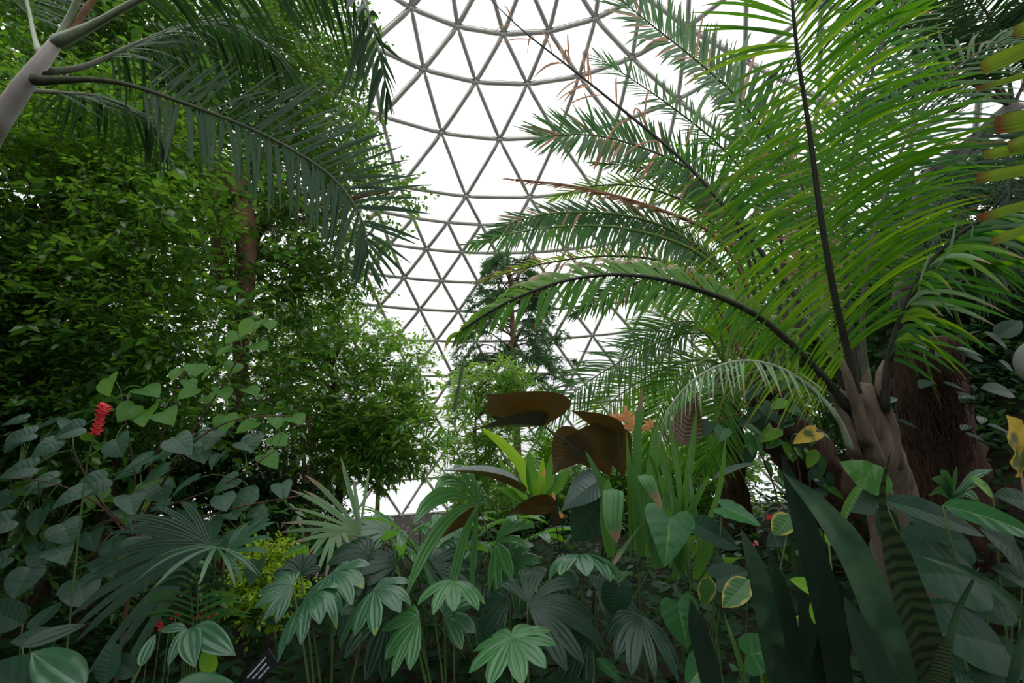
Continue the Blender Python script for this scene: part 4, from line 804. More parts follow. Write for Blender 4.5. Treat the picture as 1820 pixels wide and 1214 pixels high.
# red flower spike
t = empty('red_flower_spike', 'upright red torch flower spike among the heart-shaped leaves', 'flower', gpt(172, 960, 3.1))
X = spline([A(t.location), at(150, 860, 3.05), at(168, 775, 3.0)], 12); V, Fc, uv = tube(X, .006, 6); obj('stem', V, Fc, M['stem_green'], t, uv)
a0, a1 = at(168, 775, 3.0), at(186, 722, 3.0); ax = nrm(a1-a0)
for i in range(46):
    w = (i+.5)/46; an = i*2.4; sd = nrm(np.cross(ax, A([math.cos(an), math.sin(an), .3]))); rr_ = .018+.010*math.sin(w*9)*.5+.006*(w > .65)
    p_ = a0+(a1-a0)*w+sd*rr_*.4; broad(p_, ax*.8+sd*.7, -sd+ax*.2, .028+.006*(w > .6), OVAL, M['red'], t, 'bract', 2.2, .5, .3, 6, 3)
# purple-grey loose leaves of ginger around it
t = plant('ginger_plant', 'large oval ginger leaves low at far left under the red spike', 'plant', 60, 1120, 2.9)
for b in ((40, 1110, 2.6, -40, 1075, 0), (60, 1120, 2.5, 105, 1070, .2), (100, 1130, 2.5, 20, 1140, -.1)): broadpx(t, b[0], b[1], b[2], b[3], b[4], b[5], OVAL, 'philo_dk', 1.2)

# --- pleated fan-leaved plants
t = plant('fan_leaved_plant', 'fan-leaved plant at lower centre-left with large drooping pleated leaf', 'plant', 590, 1190, 2.75)
fanpx(t, 549, 1062, 2.3, 552, 1150, -.12, 9, 72, .042, 'cyclanth', .6, scale=1.0)
fanpx(t, 592, 1018, 2.55, 606, 1068, -.12, 7, 88, .05, 'cyclanth', .35, scale=1.1)
fanpx(t, 664, 1050, 2.45, 684, 1110, -.12, 7, 85, .045, 'cyclanth', .4, scale=1.1)
fanpx(t, 520, 1040, 2.7, 470, 1075, -.05, 6, 70, .04, 'cyclanth', .3)
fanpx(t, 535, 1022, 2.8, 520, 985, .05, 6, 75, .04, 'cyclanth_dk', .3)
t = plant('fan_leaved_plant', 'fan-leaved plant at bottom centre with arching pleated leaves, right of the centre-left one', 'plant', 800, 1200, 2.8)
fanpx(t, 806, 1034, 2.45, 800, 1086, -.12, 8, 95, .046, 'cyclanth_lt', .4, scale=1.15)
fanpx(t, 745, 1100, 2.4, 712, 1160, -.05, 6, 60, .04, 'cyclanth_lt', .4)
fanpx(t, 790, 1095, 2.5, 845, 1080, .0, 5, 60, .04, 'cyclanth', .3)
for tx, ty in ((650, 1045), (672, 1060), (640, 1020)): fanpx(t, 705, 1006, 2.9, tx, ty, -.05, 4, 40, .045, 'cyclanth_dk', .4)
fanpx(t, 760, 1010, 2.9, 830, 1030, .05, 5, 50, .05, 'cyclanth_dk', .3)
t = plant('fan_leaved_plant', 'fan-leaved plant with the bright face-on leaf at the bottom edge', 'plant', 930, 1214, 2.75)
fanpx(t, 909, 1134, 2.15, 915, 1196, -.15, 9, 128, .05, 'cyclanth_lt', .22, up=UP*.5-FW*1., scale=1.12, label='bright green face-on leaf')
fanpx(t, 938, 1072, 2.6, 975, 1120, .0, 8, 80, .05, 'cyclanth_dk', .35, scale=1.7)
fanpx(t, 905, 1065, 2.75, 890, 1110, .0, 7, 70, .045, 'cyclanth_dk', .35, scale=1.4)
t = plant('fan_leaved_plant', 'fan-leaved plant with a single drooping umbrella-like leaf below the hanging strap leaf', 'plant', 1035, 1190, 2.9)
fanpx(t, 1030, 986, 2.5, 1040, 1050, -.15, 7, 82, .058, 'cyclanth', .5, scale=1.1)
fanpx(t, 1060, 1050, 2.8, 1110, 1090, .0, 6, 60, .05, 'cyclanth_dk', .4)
t = plant('fan_leaved_plant', 'dark shade-coloured fan-leaved plant at the bottom, left of the sword leaves', 'plant', 1150, 1200, 2.8)
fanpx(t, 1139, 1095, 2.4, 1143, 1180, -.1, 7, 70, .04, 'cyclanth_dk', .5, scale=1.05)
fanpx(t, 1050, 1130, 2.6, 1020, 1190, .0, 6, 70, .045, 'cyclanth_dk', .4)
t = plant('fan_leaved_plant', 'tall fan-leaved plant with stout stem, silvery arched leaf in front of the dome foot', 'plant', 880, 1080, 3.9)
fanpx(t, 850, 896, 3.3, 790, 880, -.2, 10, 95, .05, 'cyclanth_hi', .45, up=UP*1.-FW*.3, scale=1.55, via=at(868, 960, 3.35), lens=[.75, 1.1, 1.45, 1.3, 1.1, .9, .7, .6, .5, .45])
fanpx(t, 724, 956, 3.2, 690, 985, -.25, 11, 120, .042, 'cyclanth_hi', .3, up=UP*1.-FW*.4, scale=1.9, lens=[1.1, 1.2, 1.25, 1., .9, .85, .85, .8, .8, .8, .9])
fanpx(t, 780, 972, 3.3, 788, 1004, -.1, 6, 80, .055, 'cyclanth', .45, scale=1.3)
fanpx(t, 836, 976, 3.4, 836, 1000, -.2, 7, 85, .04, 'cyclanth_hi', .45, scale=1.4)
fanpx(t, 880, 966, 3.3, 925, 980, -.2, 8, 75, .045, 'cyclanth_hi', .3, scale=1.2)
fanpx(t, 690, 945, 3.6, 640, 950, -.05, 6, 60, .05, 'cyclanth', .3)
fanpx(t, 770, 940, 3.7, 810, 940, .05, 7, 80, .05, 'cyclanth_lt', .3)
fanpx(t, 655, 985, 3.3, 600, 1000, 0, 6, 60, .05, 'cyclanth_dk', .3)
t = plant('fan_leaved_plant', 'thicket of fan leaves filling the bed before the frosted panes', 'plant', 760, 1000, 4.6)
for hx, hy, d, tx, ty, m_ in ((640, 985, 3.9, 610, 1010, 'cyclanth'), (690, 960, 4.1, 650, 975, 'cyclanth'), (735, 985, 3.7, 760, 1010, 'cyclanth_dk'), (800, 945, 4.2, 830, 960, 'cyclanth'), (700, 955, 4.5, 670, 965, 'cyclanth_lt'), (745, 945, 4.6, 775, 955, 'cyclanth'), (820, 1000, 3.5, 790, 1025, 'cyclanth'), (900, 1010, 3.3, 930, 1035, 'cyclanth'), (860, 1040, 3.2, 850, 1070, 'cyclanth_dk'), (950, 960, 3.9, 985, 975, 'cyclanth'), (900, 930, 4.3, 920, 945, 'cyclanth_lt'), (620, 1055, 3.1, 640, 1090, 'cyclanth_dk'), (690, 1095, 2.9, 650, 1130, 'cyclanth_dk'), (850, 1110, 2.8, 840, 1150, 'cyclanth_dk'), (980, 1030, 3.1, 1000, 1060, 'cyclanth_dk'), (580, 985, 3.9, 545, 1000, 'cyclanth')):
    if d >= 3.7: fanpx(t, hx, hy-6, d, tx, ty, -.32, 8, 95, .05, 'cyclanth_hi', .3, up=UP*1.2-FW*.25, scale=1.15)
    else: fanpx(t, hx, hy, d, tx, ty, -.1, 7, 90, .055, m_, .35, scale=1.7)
t = plant('fan_palm', 'pale narrow-fingered fan palm leaf left of the frosted panes', 'palm', 585, 1080, 3.9)
NA = ([0, .1, .5, .85, 1], [.3, .7, 1, .7, .05])
fanpx(t, 640, 948, 3.5, 560, 905, -.1, 13, 38, .016, 'palm_pale', .15, up=UP*.5-FW*1., scale=1.35, pleats=1, prof=NA)
fanpx(t, 600, 935, 3.5, 585, 985, -.1, 7, 60, .018, 'palm_pale', .3, scale=1., pleats=1, prof=NA)
broadpx(t, 590, 928, 3.7, 566, 1020, 0, OVAL, 'philo_dk', 1.3, stem=False)
# fan palm, lower left
t = plant('fan_palm', 'dark fan palm at lower left with glossy splayed leaflets', 'palm', 380, 1180, 3.0)
fanpx(t, 384, 972, 2.55, 350, 1030, -.15, 9, 105, .0145, 'cyclanth', .3, up=UP*.6-FW*.9, scale=1.5, pleats=1, prof=NA)
fanpx(t, 372, 968, 2.7, 270, 1050, -.1, 13, 48, .028, 'cyclanth_dk', .25, up=UP*.6-FW*.9, scale=1.45, pleats=1, prof=NA)
fanpx(t, 330, 965, 2.8, 230, 985, 0, 9, 40, .022, 'cyclanth_dk', .2, scale=1.2, pleats=1, prof=NA)
fanpx(t, 400, 985, 2.8, 470, 965, 0, 8, 55, .018, 'cyclanth', .25, scale=1.1, pleats=1, prof=NA)
# pinnate cane plant
t = plant('cane_palm', 'small feathery cane palm seedling below the dark fan palm', 'palm', 348, 1190, 2.7)
X = spline([A(t.location), at(349, 1120, 2.4), at(352, 1015, 2.42)], 14); V, Fc, uv = tube(X, np.linspace(.007, .003, 14), 6); obj('stem', V, Fc, M['stem_green'], t, uv)
for k in range(9):
    y = 1112-k*11.5
    for sg in (-1, 1):
        ln = np.interp(k, [0, 3, 8], [100, 95, 45]); a, b = at(350, y, 2.41), at(350+sg*ln, y-10+rng.randn()*4, 2.3+.1*rng.rand()); blade([a, (a+b)/2+UP*.035, b], UP-FW*.6, .016, M['cyclanth_dk' if k > 4 else 'cyclanth'], t, 'leaflet', m=5, n=9, fold=.15)
t = plant('lily_plant', 'low plant with three broad glossy drooping leaves at lower left', 'plant', 340, 1214, 2.5)
for b in ((332, 1117, 2.2, 300, 1180, -.1, 1.1), (338, 1117, 2.2, 345, 1180, -.15, 1.3), (345, 1115, 2.2, 412, 1160, -.1, 1.1), (330, 1115, 2.25, 285, 1120, 0, 1.)): broadpx(t, b[0], b[1], b[2], b[3], b[4], b[5], OVAL, 'cyclanth', b[6]*.75, bend=.35)
broadpx(t, 378, 1195, 2.2, 362, 1155, 0, OVAL, 'fresh', 1.3, label='bright green upright leaf')
# bottom-left broad leaves
t = plant('broad_leaved_plant', 'broad pleated oval leaves in the bottom left corner', 'plant', 110, 1290, 2.2)
broadpx(t, 150, 1222, 1.9, 58, 1160, .05, OVAL, 'cyclanth', 1.0, bend=.2, wave=.02)
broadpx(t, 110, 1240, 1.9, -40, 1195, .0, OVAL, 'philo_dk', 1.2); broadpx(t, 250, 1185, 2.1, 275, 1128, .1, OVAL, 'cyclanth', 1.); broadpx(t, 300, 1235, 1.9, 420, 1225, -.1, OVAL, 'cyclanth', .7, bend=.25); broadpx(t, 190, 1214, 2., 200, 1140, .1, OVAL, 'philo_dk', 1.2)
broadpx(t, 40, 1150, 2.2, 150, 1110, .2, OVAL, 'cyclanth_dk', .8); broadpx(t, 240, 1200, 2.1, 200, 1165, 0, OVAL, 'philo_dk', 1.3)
# --- plant label
t = empty('plant_label', 'small black plant label with faint white lines on the soil', 'sign', at(462, 1192, 2.62)-Z3*.0)
s = NT('black_label'); lab = s.done(s.principled((.012, .012, .018), .45)); s = NT('label_print'); labw = s.done(s.principled((.75, .78, .9), .6))
lx = nrm(at(485, 1165, 2.62)-at(440, 1215, 2.62)); ly = nrm(np.cross(lx, -FW+UP*.5)); lz = np.cross(lx, ly); lz = lz if lz@FW < 0 else -lz; c0 = A(t.location)
def lbox(cx, cy, cz, sx_, sy_, sz_): 
    Bv = A([[x, y, z] for z in (-1, 1) for x, y in ((-1, -1), (1, -1), (1, 1), (-1, 1))])*A([sx_, sy_, sz_]); X = c0+(Bv[:, :1]+cx)*lx+(Bv[:, 1:2]+cy)*ly+(Bv[:, 2:]+cz)*lz
    return X, A([[0, 3, 2, 1], [4, 5, 6, 7], [0, 1, 5, 4], [1, 2, 6, 5], [2, 3, 7, 6], [3, 0, 4, 7]])
V, Fc = lbox(0, 0, 0, .115, .05, .003); obj('plate', V, Fc, lab, t, smooth=False)
txt = []
for r_, (x0, x1) in enumerate(((-.085, .075), (-.06, .06), (-.03, .055))):
    x = x0
    while x < x1: l = .004+.007*rng.rand(); txt.append(lbox(x+l/2, (r_-1)*.026, .0036, l/2, .0042, .0006)); x += l+.002+(.005 if rng.rand() < .15 else 0)
V, Fc, uv = cat_meshes(txt); obj('lettering', V, Fc, labw, t, kind='stuff', smooth=False)
V, Fc, uv = tube(A([c0-lz*.004-ly*.0, c0-lz*.03-Z3*max(.05, c0[2]-ground_z(c0[0], c0[1])+.05)]), .005, 6); obj('stake', V, Fc, lab, t, uv)
# lime-green bush
t = plant('lime_bush', 'lime-yellow small-leaved bush glowing at left of centre', 'bush', 470, 1090, 4.4)
p0, p1, Pl, Mx = sprigs(B([(465, 1010, 4.3, 38, 28), (490, 1040, 4.2, 36, 24), (440, 1060, 4.2, 36, 26), (500, 985, 4.4, 22, 18), (470, 1080, 4.2, 40, 20)]), 420, .16, 7, .055, .3, .1)
V, Fc, uv = instances(LEAF_V, LEAF_F, LEAF_UV, Pl, Mx); obj('foliage', V, Fc, M['lime'], t, uv, kind='stuff'); V, Fc = thin_twigs(p0, p1, .003); obj('twigs', V, Fc, M['stem_brown'], t, kind='stuff')
for q in range(4): stalk([A(t.location), at(450+q*15, 1060, 4.3), at(440+q*18, 1010, 4.3)], (.01, .004), M['stem_brown'], t, 'stem')
# brown-stemmed clump behind
for i, (x, w) in enumerate(((492, 6), (506, 9), (522, 7), (540, 8), (555, 6))):
    f = gpt(x+5, 960, 7.5); V, Fc, uv = tube(spline([f, at(x+3, 900, 7.5), at(x, 820, 7.6), at(x-6, 740, 7.7)], 12), np.linspace(w, w*.6, 12)*7.5/F/2*1.3, 8, rough=.05)
    o = obj('slender_trunk', V, Fc, M['bark'], None, uv, org=f); tag(o, ['thin brown trunk, first from the left in the row behind the lime bush', 'brown trunk, second from the left in the row behind the lime bush', 'brown trunk in the middle of the row behind the lime bush', 'brown trunk, fourth from the left in the row behind the lime bush', 'thin brown trunk at the right end of the row behind the lime bush'][i], 'trunk', 'slender trunks behind the lime bush')
# --- tall plant with brown-backed oval leaves
t = plant('brown_backed_plant', 'tall plant with large dark oval leaves, brown underneath, near the centre', 'plant', 1010, 1060, 4.0)
UD = -UP*.9-FW*.25                          # seen from below
st = [at(1066, 853, 3.4), at(1030, 806, 3.35), at(968, 758, 3.3)]; stalk([A(t.location), at(1075, 950, 3.6)]+st, (.014, .007), M['stem_dark'], t, 'stem', 16)
broadpx(t, 967, 757, 3.3, 868, 702, -.35, CAL, 'calathea', 2.0, up=UP*.9+FW*.55, bend=.12, fold=.22, stem=False)
broadpx(t, 965, 757, 3.3, 847, 762, -.25, CAL, 'calathea', 1.35, up=UP*.9+FW*.5, bend=.15, fold=.25, stem=False)
broadpx(t, 930, 745, 3.45, 842, 742, -.1, CAL, 'calathea', .6, up=UP*1.+FW*.3, bend=.1, stem=False)
st2 = at(1062, 835, 3.45); stalk([A(t.location), at(1085, 930, 3.6), st2], (.012, .007), M['stem_dark'], t, 'stem', 12)
broadpx(t, 1100, 772, 3.4, 1018, 730, -.1, CAL, 'calathea', 1.1, up=UP*.9+FW*.5, bend=.2, via=at(1095, 850, 3.5), smat='stem_dark')
broadpx(t, 1035, 770, 3.45, 985, 838, .0, CAL, 'calathea', 1.7, up=FW*1.+UP*.3, bend=.2, stem=False)
broadpx(t, 1045, 757, 3.4, 1082, 842, .12, CAL, 'calathea', 2.0, up=FW*1.+UP*.1, bend=.1, stem=False)
broadpx(t, 1090, 765, 3.45, 1108, 845, .1, CAL, 'calathea', 1.2, up=FW*1.+UP*.1, bend=.2, stem=False)
broadpx(t, 930, 876, 3.2, 790, 835, -.1, CAL, 'calathea', .95, up=UP*1.+FW*.08, bend=.3, fold=.5, via=at(985, 920, 3.4), smat='stem_dark')
broadpx(t, 848, 906, 3.3, 778, 958, .1, CAL, 'calathea', .95, up=UP*.5+FW*.55, bend=.25, via=at(930, 930, 3.4), smat='stem_dark')
broadpx(t, 985, 900, 3.3, 905, 912, -.05, CAL, 'calathea', 1.6, up=UP*.6+FW*.7, bend=.3, via=at(1000, 940, 3.4), smat='stem_dark')
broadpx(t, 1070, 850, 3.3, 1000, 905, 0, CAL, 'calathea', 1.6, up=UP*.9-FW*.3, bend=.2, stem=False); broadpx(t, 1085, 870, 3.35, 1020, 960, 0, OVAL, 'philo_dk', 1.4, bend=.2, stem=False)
broadpx(t, 1212, 790, 3.7, 1236, 705, 0, CAL, 'calathea', 1.15, up=FW*1.+RT*.3, bend=.15, via=at(1190, 880, 3.7), smat='stem_dark')
broadpx(t, 1270, 850, 3.5, 1340, 822, 0, OVAL, 'philo_dk', .7, up=UP, bend=.2, via=at(1220, 900, 3.6)); 
# --- clump of upright strap leaves
t = plant('strap_leaved_clump', 'clump of upright sword-shaped strap leaves right of the brown-backed leaves', 'plant', 1165, 1060, 3.3)
for pts, w, m_ in (([(1130, 980, 3.1), (1132, 850, 3.05), (1134, 760, 3.0), (1142, 690, 3.0)], 11, 'strap_tip'), ([(1120, 990, 3.0), (1118, 870, 2.95), (1113, 765, 2.9)], 8, 'strap'), ([(1150, 990, 3.0), (1158, 860, 2.95), (1168, 748, 2.95)], 15, 'strap'),
                   ([(1200, 990, 3.05), (1222, 860, 3.0), (1239, 722, 3.0)], 9, 'strap'), ([(1220, 980, 3.05), (1206, 850, 3.0), (1186, 733, 3.05)], 7, 'strap'), ([(1180, 980, 3.1), (1190, 870, 3.1), (1172, 768, 3.05)], 13, 'strap'), ([(1090, 980, 3.1), (1075, 880, 3.1), (1040, 800, 3.1)], 11, 'strap'),
                   ([(1210, 990, 2.9), (1180, 870, 2.9), (1150, 800, 2.95)], 10, 'strap'), ([(1230, 990, 3.1), (1275, 880, 3.1), (1290, 775, 3.1)], 8, 'strap'), ([(1240, 990, 2.95), (1200, 900, 2.95), (1170, 800, 3.0)], 9, 'strap'), ([(1140, 990, 2.9), (1135, 900, 2.9), (1120, 820, 2.9)], 14, 'strap'), ([(1250, 1000, 2.9), (1230, 900, 2.9), (1222, 830, 3.0)], 13, 'strap'), ([(1190, 1010, 2.85), (1215, 930, 2.85), (1262, 840, 2.9)], 15, 'strap'), ([(1160, 1010, 2.85), (1180, 940, 2.85), (1190, 860, 2.9)], 18, 'strap')):
    swordpx(t, pts, w*.82, m_, wd=RT+FW*rng.randn()*.5, pleat=.05, np_=1, m=7, n=14)
HG = ([0, .1, .5, .8, .94, 1], [.95, 1, 1, .75, .3, .03])
swordpx(t, [(1080, 870, 2.8), (1090, 872, 2.7), (1090, 920, 2.62), (1097, 965, 2.6)], 19, 'strap_tip', wd=RT, pleat=.05, np_=1, m=9, n=16, prof=HG, label='folded hanging leaf')
swordpx(t, [(1085, 990, 2.85), (1080, 900, 2.82), (1080, 850, 2.8)], 16, 'strap', pleat=.05, np_=1, m=7)
swordpx(t, [(1160, 980, 2.75), (1148, 856, 2.72), (1150, 850, 2.66), (1170, 890, 2.62), (1178, 908, 2.6)], 17, 'strap_tip', m=7, n=20, label='bent leaf with dry tip')
swordpx(t, [(1175, 1010, 2.8), (1150, 935, 2.7), (1115, 960, 2.62), (1084, 1012, 2.55)], 17, 'strap_tip', wd=RT*.6+UP*.7, m=7, pleat=.05, np_=1)
for a, b in (((1215, 1020), (1180, 900)), ((1235, 1030), (1280, 930)), ((1200, 1030), (1235, 950)), ((1250, 1030), (1330, 990)), ((1120, 1020), (1085, 1040))): swordpx(t, [(a[0], a[1], 2.8), ((a[0]+b[0])/2, (a[1]+b[1])/2-15, 2.75), (b[0], b[1], 2.7)], 15, 'strap', m=7, pleat=.05, np_=1)
# --- orange flowers
t = plant('orange_flower', 'cluster of orange petals above the brown-backed leaves', 'flower', 1125, 1040, 3.9)
stalk([A(t.location), at(1125, 850, 3.85), at(1115, 765, 3.8)], (.008, .005), M['stem_green'], t, 'stem')
for cx, cy, r_ in ((1098, 745, 1), (1112, 738, 1), (1106, 758, .9), (1122, 752, 1), (1145, 760, .8), (1155, 752, .7), (1135, 768, .7), (1088, 742, .7)):
    c = at(cx, cy, 3.78+.05*rng.rand()); fl = bpy.data.objects.new('blossom', None); C.objects.link(fl); fl.parent = t; fl.location = tuple(c-A(t.location))
    for k in range(6):
        an = k*1.047+rng.rand(); d = nrm(RT*math.cos(an)+UP*math.sin(an)*.8-FW*.4+rng.randn(3)*.2); broad(c, d, -FW+UP*.3, .062*r_*(.8+.4*rng.rand()), OVAL, M['orange'], fl, 'petal', 1.0, .6, .25, 7, 3, wave=.04)
# --- philodendron with heart-shaped leaves
t = plant('philodendron', 'philodendron with a large glossy arrow-shaped leaf facing the camera', 'plant', 1215, 1180, 2.7)
broadpx(t, 1190, 922, 2.3, 1182, 1006, -.1, ARROW, 'philo', 1.45, up=UP*.45-FW*1., bend=.15, fold=.06, wave=.03, label='large glossy arrow-shaped leaf')
broadpx(t, 1284, 902, 2.6, 1352, 934, -.1, HEART, 'philo', .9, up=UP*1.-FW*.35, bend=.2, fold=.12, wave=.03)
broadpx(t, 1204, 1072, 2.3, 1222, 1152, -.05, HEART, 'philo', 1.0, up=UP*.4-FW*1., bend=.2)
broadpx(t, 1222, 925, 2.6, 1312, 974, .0, OVAL, 'philo_dk', 1.0, up=UP*.8-FW*.7); broadpx(t, 1250, 1180, 2.3, 1220, 1225, -.1, HEART, 'philo', .9); broadpx(t, 1100, 1040, 2.6, 1085, 1090, 0, ROUND, 'philo_dk', 1.); broadpx(t, 1290, 1010, 2.6, 1265, 1045, -.1, ARROW, 'philo_dk', 1.2)
broadpx(t, 1275, 1030, 2.5, 1330, 1015, 0, HEART, 'philo_dk', .9); broadpx(t, 1330, 1165, 2.1, 1400, 1150, -.1, HEART, 'philo', .9); broadpx(t, 1060, 1170, 2.5, 1105, 1210, 0, OVAL, 'philo', .7)
t = plant('variegated_plant', 'plant with yellow-edged leaves between the strap clump and the sword leaves', 'plant', 1290, 1180, 2.6)
broadpx(t, 1330, 1030, 2.35, 1285, 1078, -.05, OVAL, 'varieg', 1.2, wave=.03); broadpx(t, 1260, 1025, 2.45, 1250, 1075, 0, OVAL, 'varieg', 1.2); broadpx(t, 1395, 1090, 2.3, 1375, 1140, 0, OVAL, 'varieg', 1.6); broadpx(t, 1440, 1095, 2.3, 1425, 1145, -.05, OVAL, 'varieg', 1.7)
broadpx(t, 1405, 915, 2.7, 1375, 950, 0, OVAL, 'varieg', 1.6); broadpx(t, 1360, 1180, 2.1, 1365, 1225, 0, OVAL, 'varieg', 1.2)
# --- sword-leaved (snake) plants, right foreground
t = plant('snake_plant', 'large mottled snake plant with broad upright sword leaves in the right foreground', 'plant', 1560, 1420, 1.75)
swordpx(t, [(1500, 1290, 1.55), (1468, 1090, 1.5), (1425, 930, 1.48), (1389, 808, 1.45)], 27, 'snake_dk', m=9, fold=.35, thick=.004, prof=SN, n=24, wave=.06)
swordpx(t, [(1625, 1330, 1.3), (1580, 1160, 1.26), (1522, 1000, 1.24), (1458, 905, 1.24), (1392, 840, 1.26)], 33, 'snake', wd=RT*.8+UP*.45, m=9, fold=.3, thick=.004, prof=SN, n=26, wave=.05, label='broadest mottled leaf curving left')
swordpx(t, [(1690, 1340, 1.35), (1640, 1150, 1.32), (1598, 1020, 1.3), (1570, 915, 1.28), (1567, 870, 1.27), (1582, 806, 1.25)], 33, 'snake_band', m=9, fold=.35, thick=.004, n=30, prof=([0, .2, .5, .68, .78, .85, 1], [.8, 1, .95, .75, .3, .2, .03]), label='banded leaf with rolled tip')
swordpx(t, [(1500, 1310, 1.6), (1470, 1180, 1.55), (1490, 1080, 1.52), (1470, 1020, 1.5)], 36, 'snake_dk', m=9, fold=.3, thick=.004, prof=SN)
swordpx(t, [(1640, 1330, 1.2), (1560, 1200, 1.2), (1500, 1060, 1.22)], 30, 'snake_dk', m=9, fold=.3, thick=.004, prof=SN)
swordpx(t, [(1640, 1300, 1.25), (1668, 1180, 1.25), (1680, 1130, 1.25)], 22, 'snake_band', m=7, fold=.3, thick=.004, prof=SN)
swordpx(t, [(1880, 1180, 1.4), (1815, 1088, 1.4), (1725, 1018, 1.42), (1627, 984, 1.45)], 10, 'snake', wd=UP*.9+RT*.3, m=7, fold=.3, thick=.003, prof=SN, n=20)
swordpx(t, [(1780, 1300, 1.4), (1800, 1190, 1.38), (1830, 1090, 1.36), (1880, 1020, 1.35)], 11, 'snake', m=7, fold=.3, thick=.003, prof=SN)
swordpx(t, [(1690, 1260, 1.6), (1682, 1165, 1.58), (1700, 1085, 1.56), (1741, 1010, 1.54)], 8, 'snake', m=5, fold=.35, thick=.003, prof=SN)
t = plant('snake_plant', 'smaller dark snake plant, left of the large mottled one', 'plant', 1400, 1330, 2.1)
swordpx(t, [(1385, 1240, 1.95), (1365, 1117, 1.9), (1345, 1020, 1.87), (1317, 940, 1.85)], 22, 'snake', m=7, fold=.35, thick=.004, prof=SN)
swordpx(t, [(1420, 1240, 1.95), (1402, 1130, 1.92), (1385, 1050, 1.9), (1365, 975, 1.9)], 18, 'snake_dk', m=7, fold=.35, thick=.004, prof=SN)
swordpx(t, [(1440, 1240, 2.), (1432, 1100, 2.), (1425, 1000, 2.), (1423, 965, 2.)], 17, 'snake_dk', m=7, fold=.35, thick=.004, prof=SN)
swordpx(t, [(1270, 1260, 1.8), (1256, 1180, 1.8), (1236, 1110, 1.8), (1228, 1066, 1.8)], 20, 'snake_dk', m=7, fold=.35, thick=.004, prof=SN)
swordpx(t, [(1440, 1250, 1.8), (1400, 1190, 1.8), (1372, 1142, 1.8)], 20, 'snake_dk', m=7, fold=.3, thick=.004, prof=SN)
# --- plants around them on the right
t = plant('pale_leaved_plant', 'plant with a yellow-patched green leaf in front of the feather palm trunk', 'plant', 1590, 1010, 2.7)
broadpx(t, 1585, 872, 2.4, 1496, 822, .1, OVAL, 'fresh_dull', 1.35, up=UP*.4-FW*1., bend=.15, wave=.05, label='yellow-green leaf with pale patches'); broadpx(t, 1568, 890, 2.4, 1500, 905, .1, HEART, 'philo_dk', .9); broadpx(t, 1560, 900, 2.3, 1590, 985, 0, OVAL, 'philo_dk', 1.3)
swordpx(t, [(1490, 940, 2.3), (1510, 890, 2.3), (1540, 848, 2.3)], 9, 'strap', m=5)
t = plant('lime_leaved_plant', 'small plant with lime-green leaves low between the snake plants', 'plant', 1465, 1180, 2.1)
broadpx(t, 1470, 1060, 1.8, 1405, 1030, 0, OVAL, 'fresh', .9); broadpx(t, 1455, 1050, 1.8, 1494, 1072, 0, OVAL, 'fresh', .9); broadpx(t, 1462, 1060, 1.8, 1448, 1108, 0, OVAL, 'fresh', 1.3); broadpx(t, 1480, 1085, 1.85, 1530, 1105, 0, ROUND, 'philo', .8); broadpx(t, 1470, 940, 2.2, 1475, 970, 0, OVAL, 'fresh', 1.3)
t = plant('dark_aroid', 'large dark-leaved plant filling the lower right corner', 'plant', 1730, 1200, 2.3)
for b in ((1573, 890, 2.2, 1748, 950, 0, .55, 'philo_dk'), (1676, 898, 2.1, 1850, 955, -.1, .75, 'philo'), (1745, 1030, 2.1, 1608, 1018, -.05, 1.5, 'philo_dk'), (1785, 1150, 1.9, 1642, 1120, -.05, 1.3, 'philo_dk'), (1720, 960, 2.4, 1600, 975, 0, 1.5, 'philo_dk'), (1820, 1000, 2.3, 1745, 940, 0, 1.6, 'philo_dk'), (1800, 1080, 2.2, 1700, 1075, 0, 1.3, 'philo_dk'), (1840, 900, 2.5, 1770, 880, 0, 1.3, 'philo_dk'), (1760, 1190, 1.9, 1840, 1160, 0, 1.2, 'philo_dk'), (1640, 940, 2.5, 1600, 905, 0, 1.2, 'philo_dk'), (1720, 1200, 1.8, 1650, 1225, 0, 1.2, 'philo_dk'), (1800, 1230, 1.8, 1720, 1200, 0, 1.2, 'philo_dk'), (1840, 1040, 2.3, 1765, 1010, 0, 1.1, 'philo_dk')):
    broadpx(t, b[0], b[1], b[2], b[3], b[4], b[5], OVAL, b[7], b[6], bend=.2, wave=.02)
t = plant('arching_fern', 'small plant of arching dark leaflets beside the right-hand bank', 'fern', 1700, 960, 2.9)
for k, (tx, ty) in enumerate(((1655, 850), (1670, 836), (1765, 835), (1740, 890), (1700, 828), (1650, 880), (1755, 862))): swordpx(t, [(1690, 885, 2.6), ((1690+tx)/2, (885+ty)/2-14, 2.55), (tx, ty, 2.5)], 9, 'cyclanth', wd=UP*.7+RT*.4, m=5, n=10)
stem_to(t, at(1690, 885, 2.6)); broadpx(t, 1765, 882, 2.5, 1726, 850, 0, OVAL, 'fresh', 1.2, label='small bright oval leaf')
t = plant('yellowing_leaf', 'yellow withered leaf on a bent stalk at the right edge', 'leaf', 1830, 1000, 2.0)
broadpx(t, 1816, 842, 1.8, 1793, 742, -.05, OVAL, 'yellow', 1.6, up=-FW+RT*.5, bend=.2, wave=.06, smat='rachis_dry', via=at(1822, 900, 1.82))
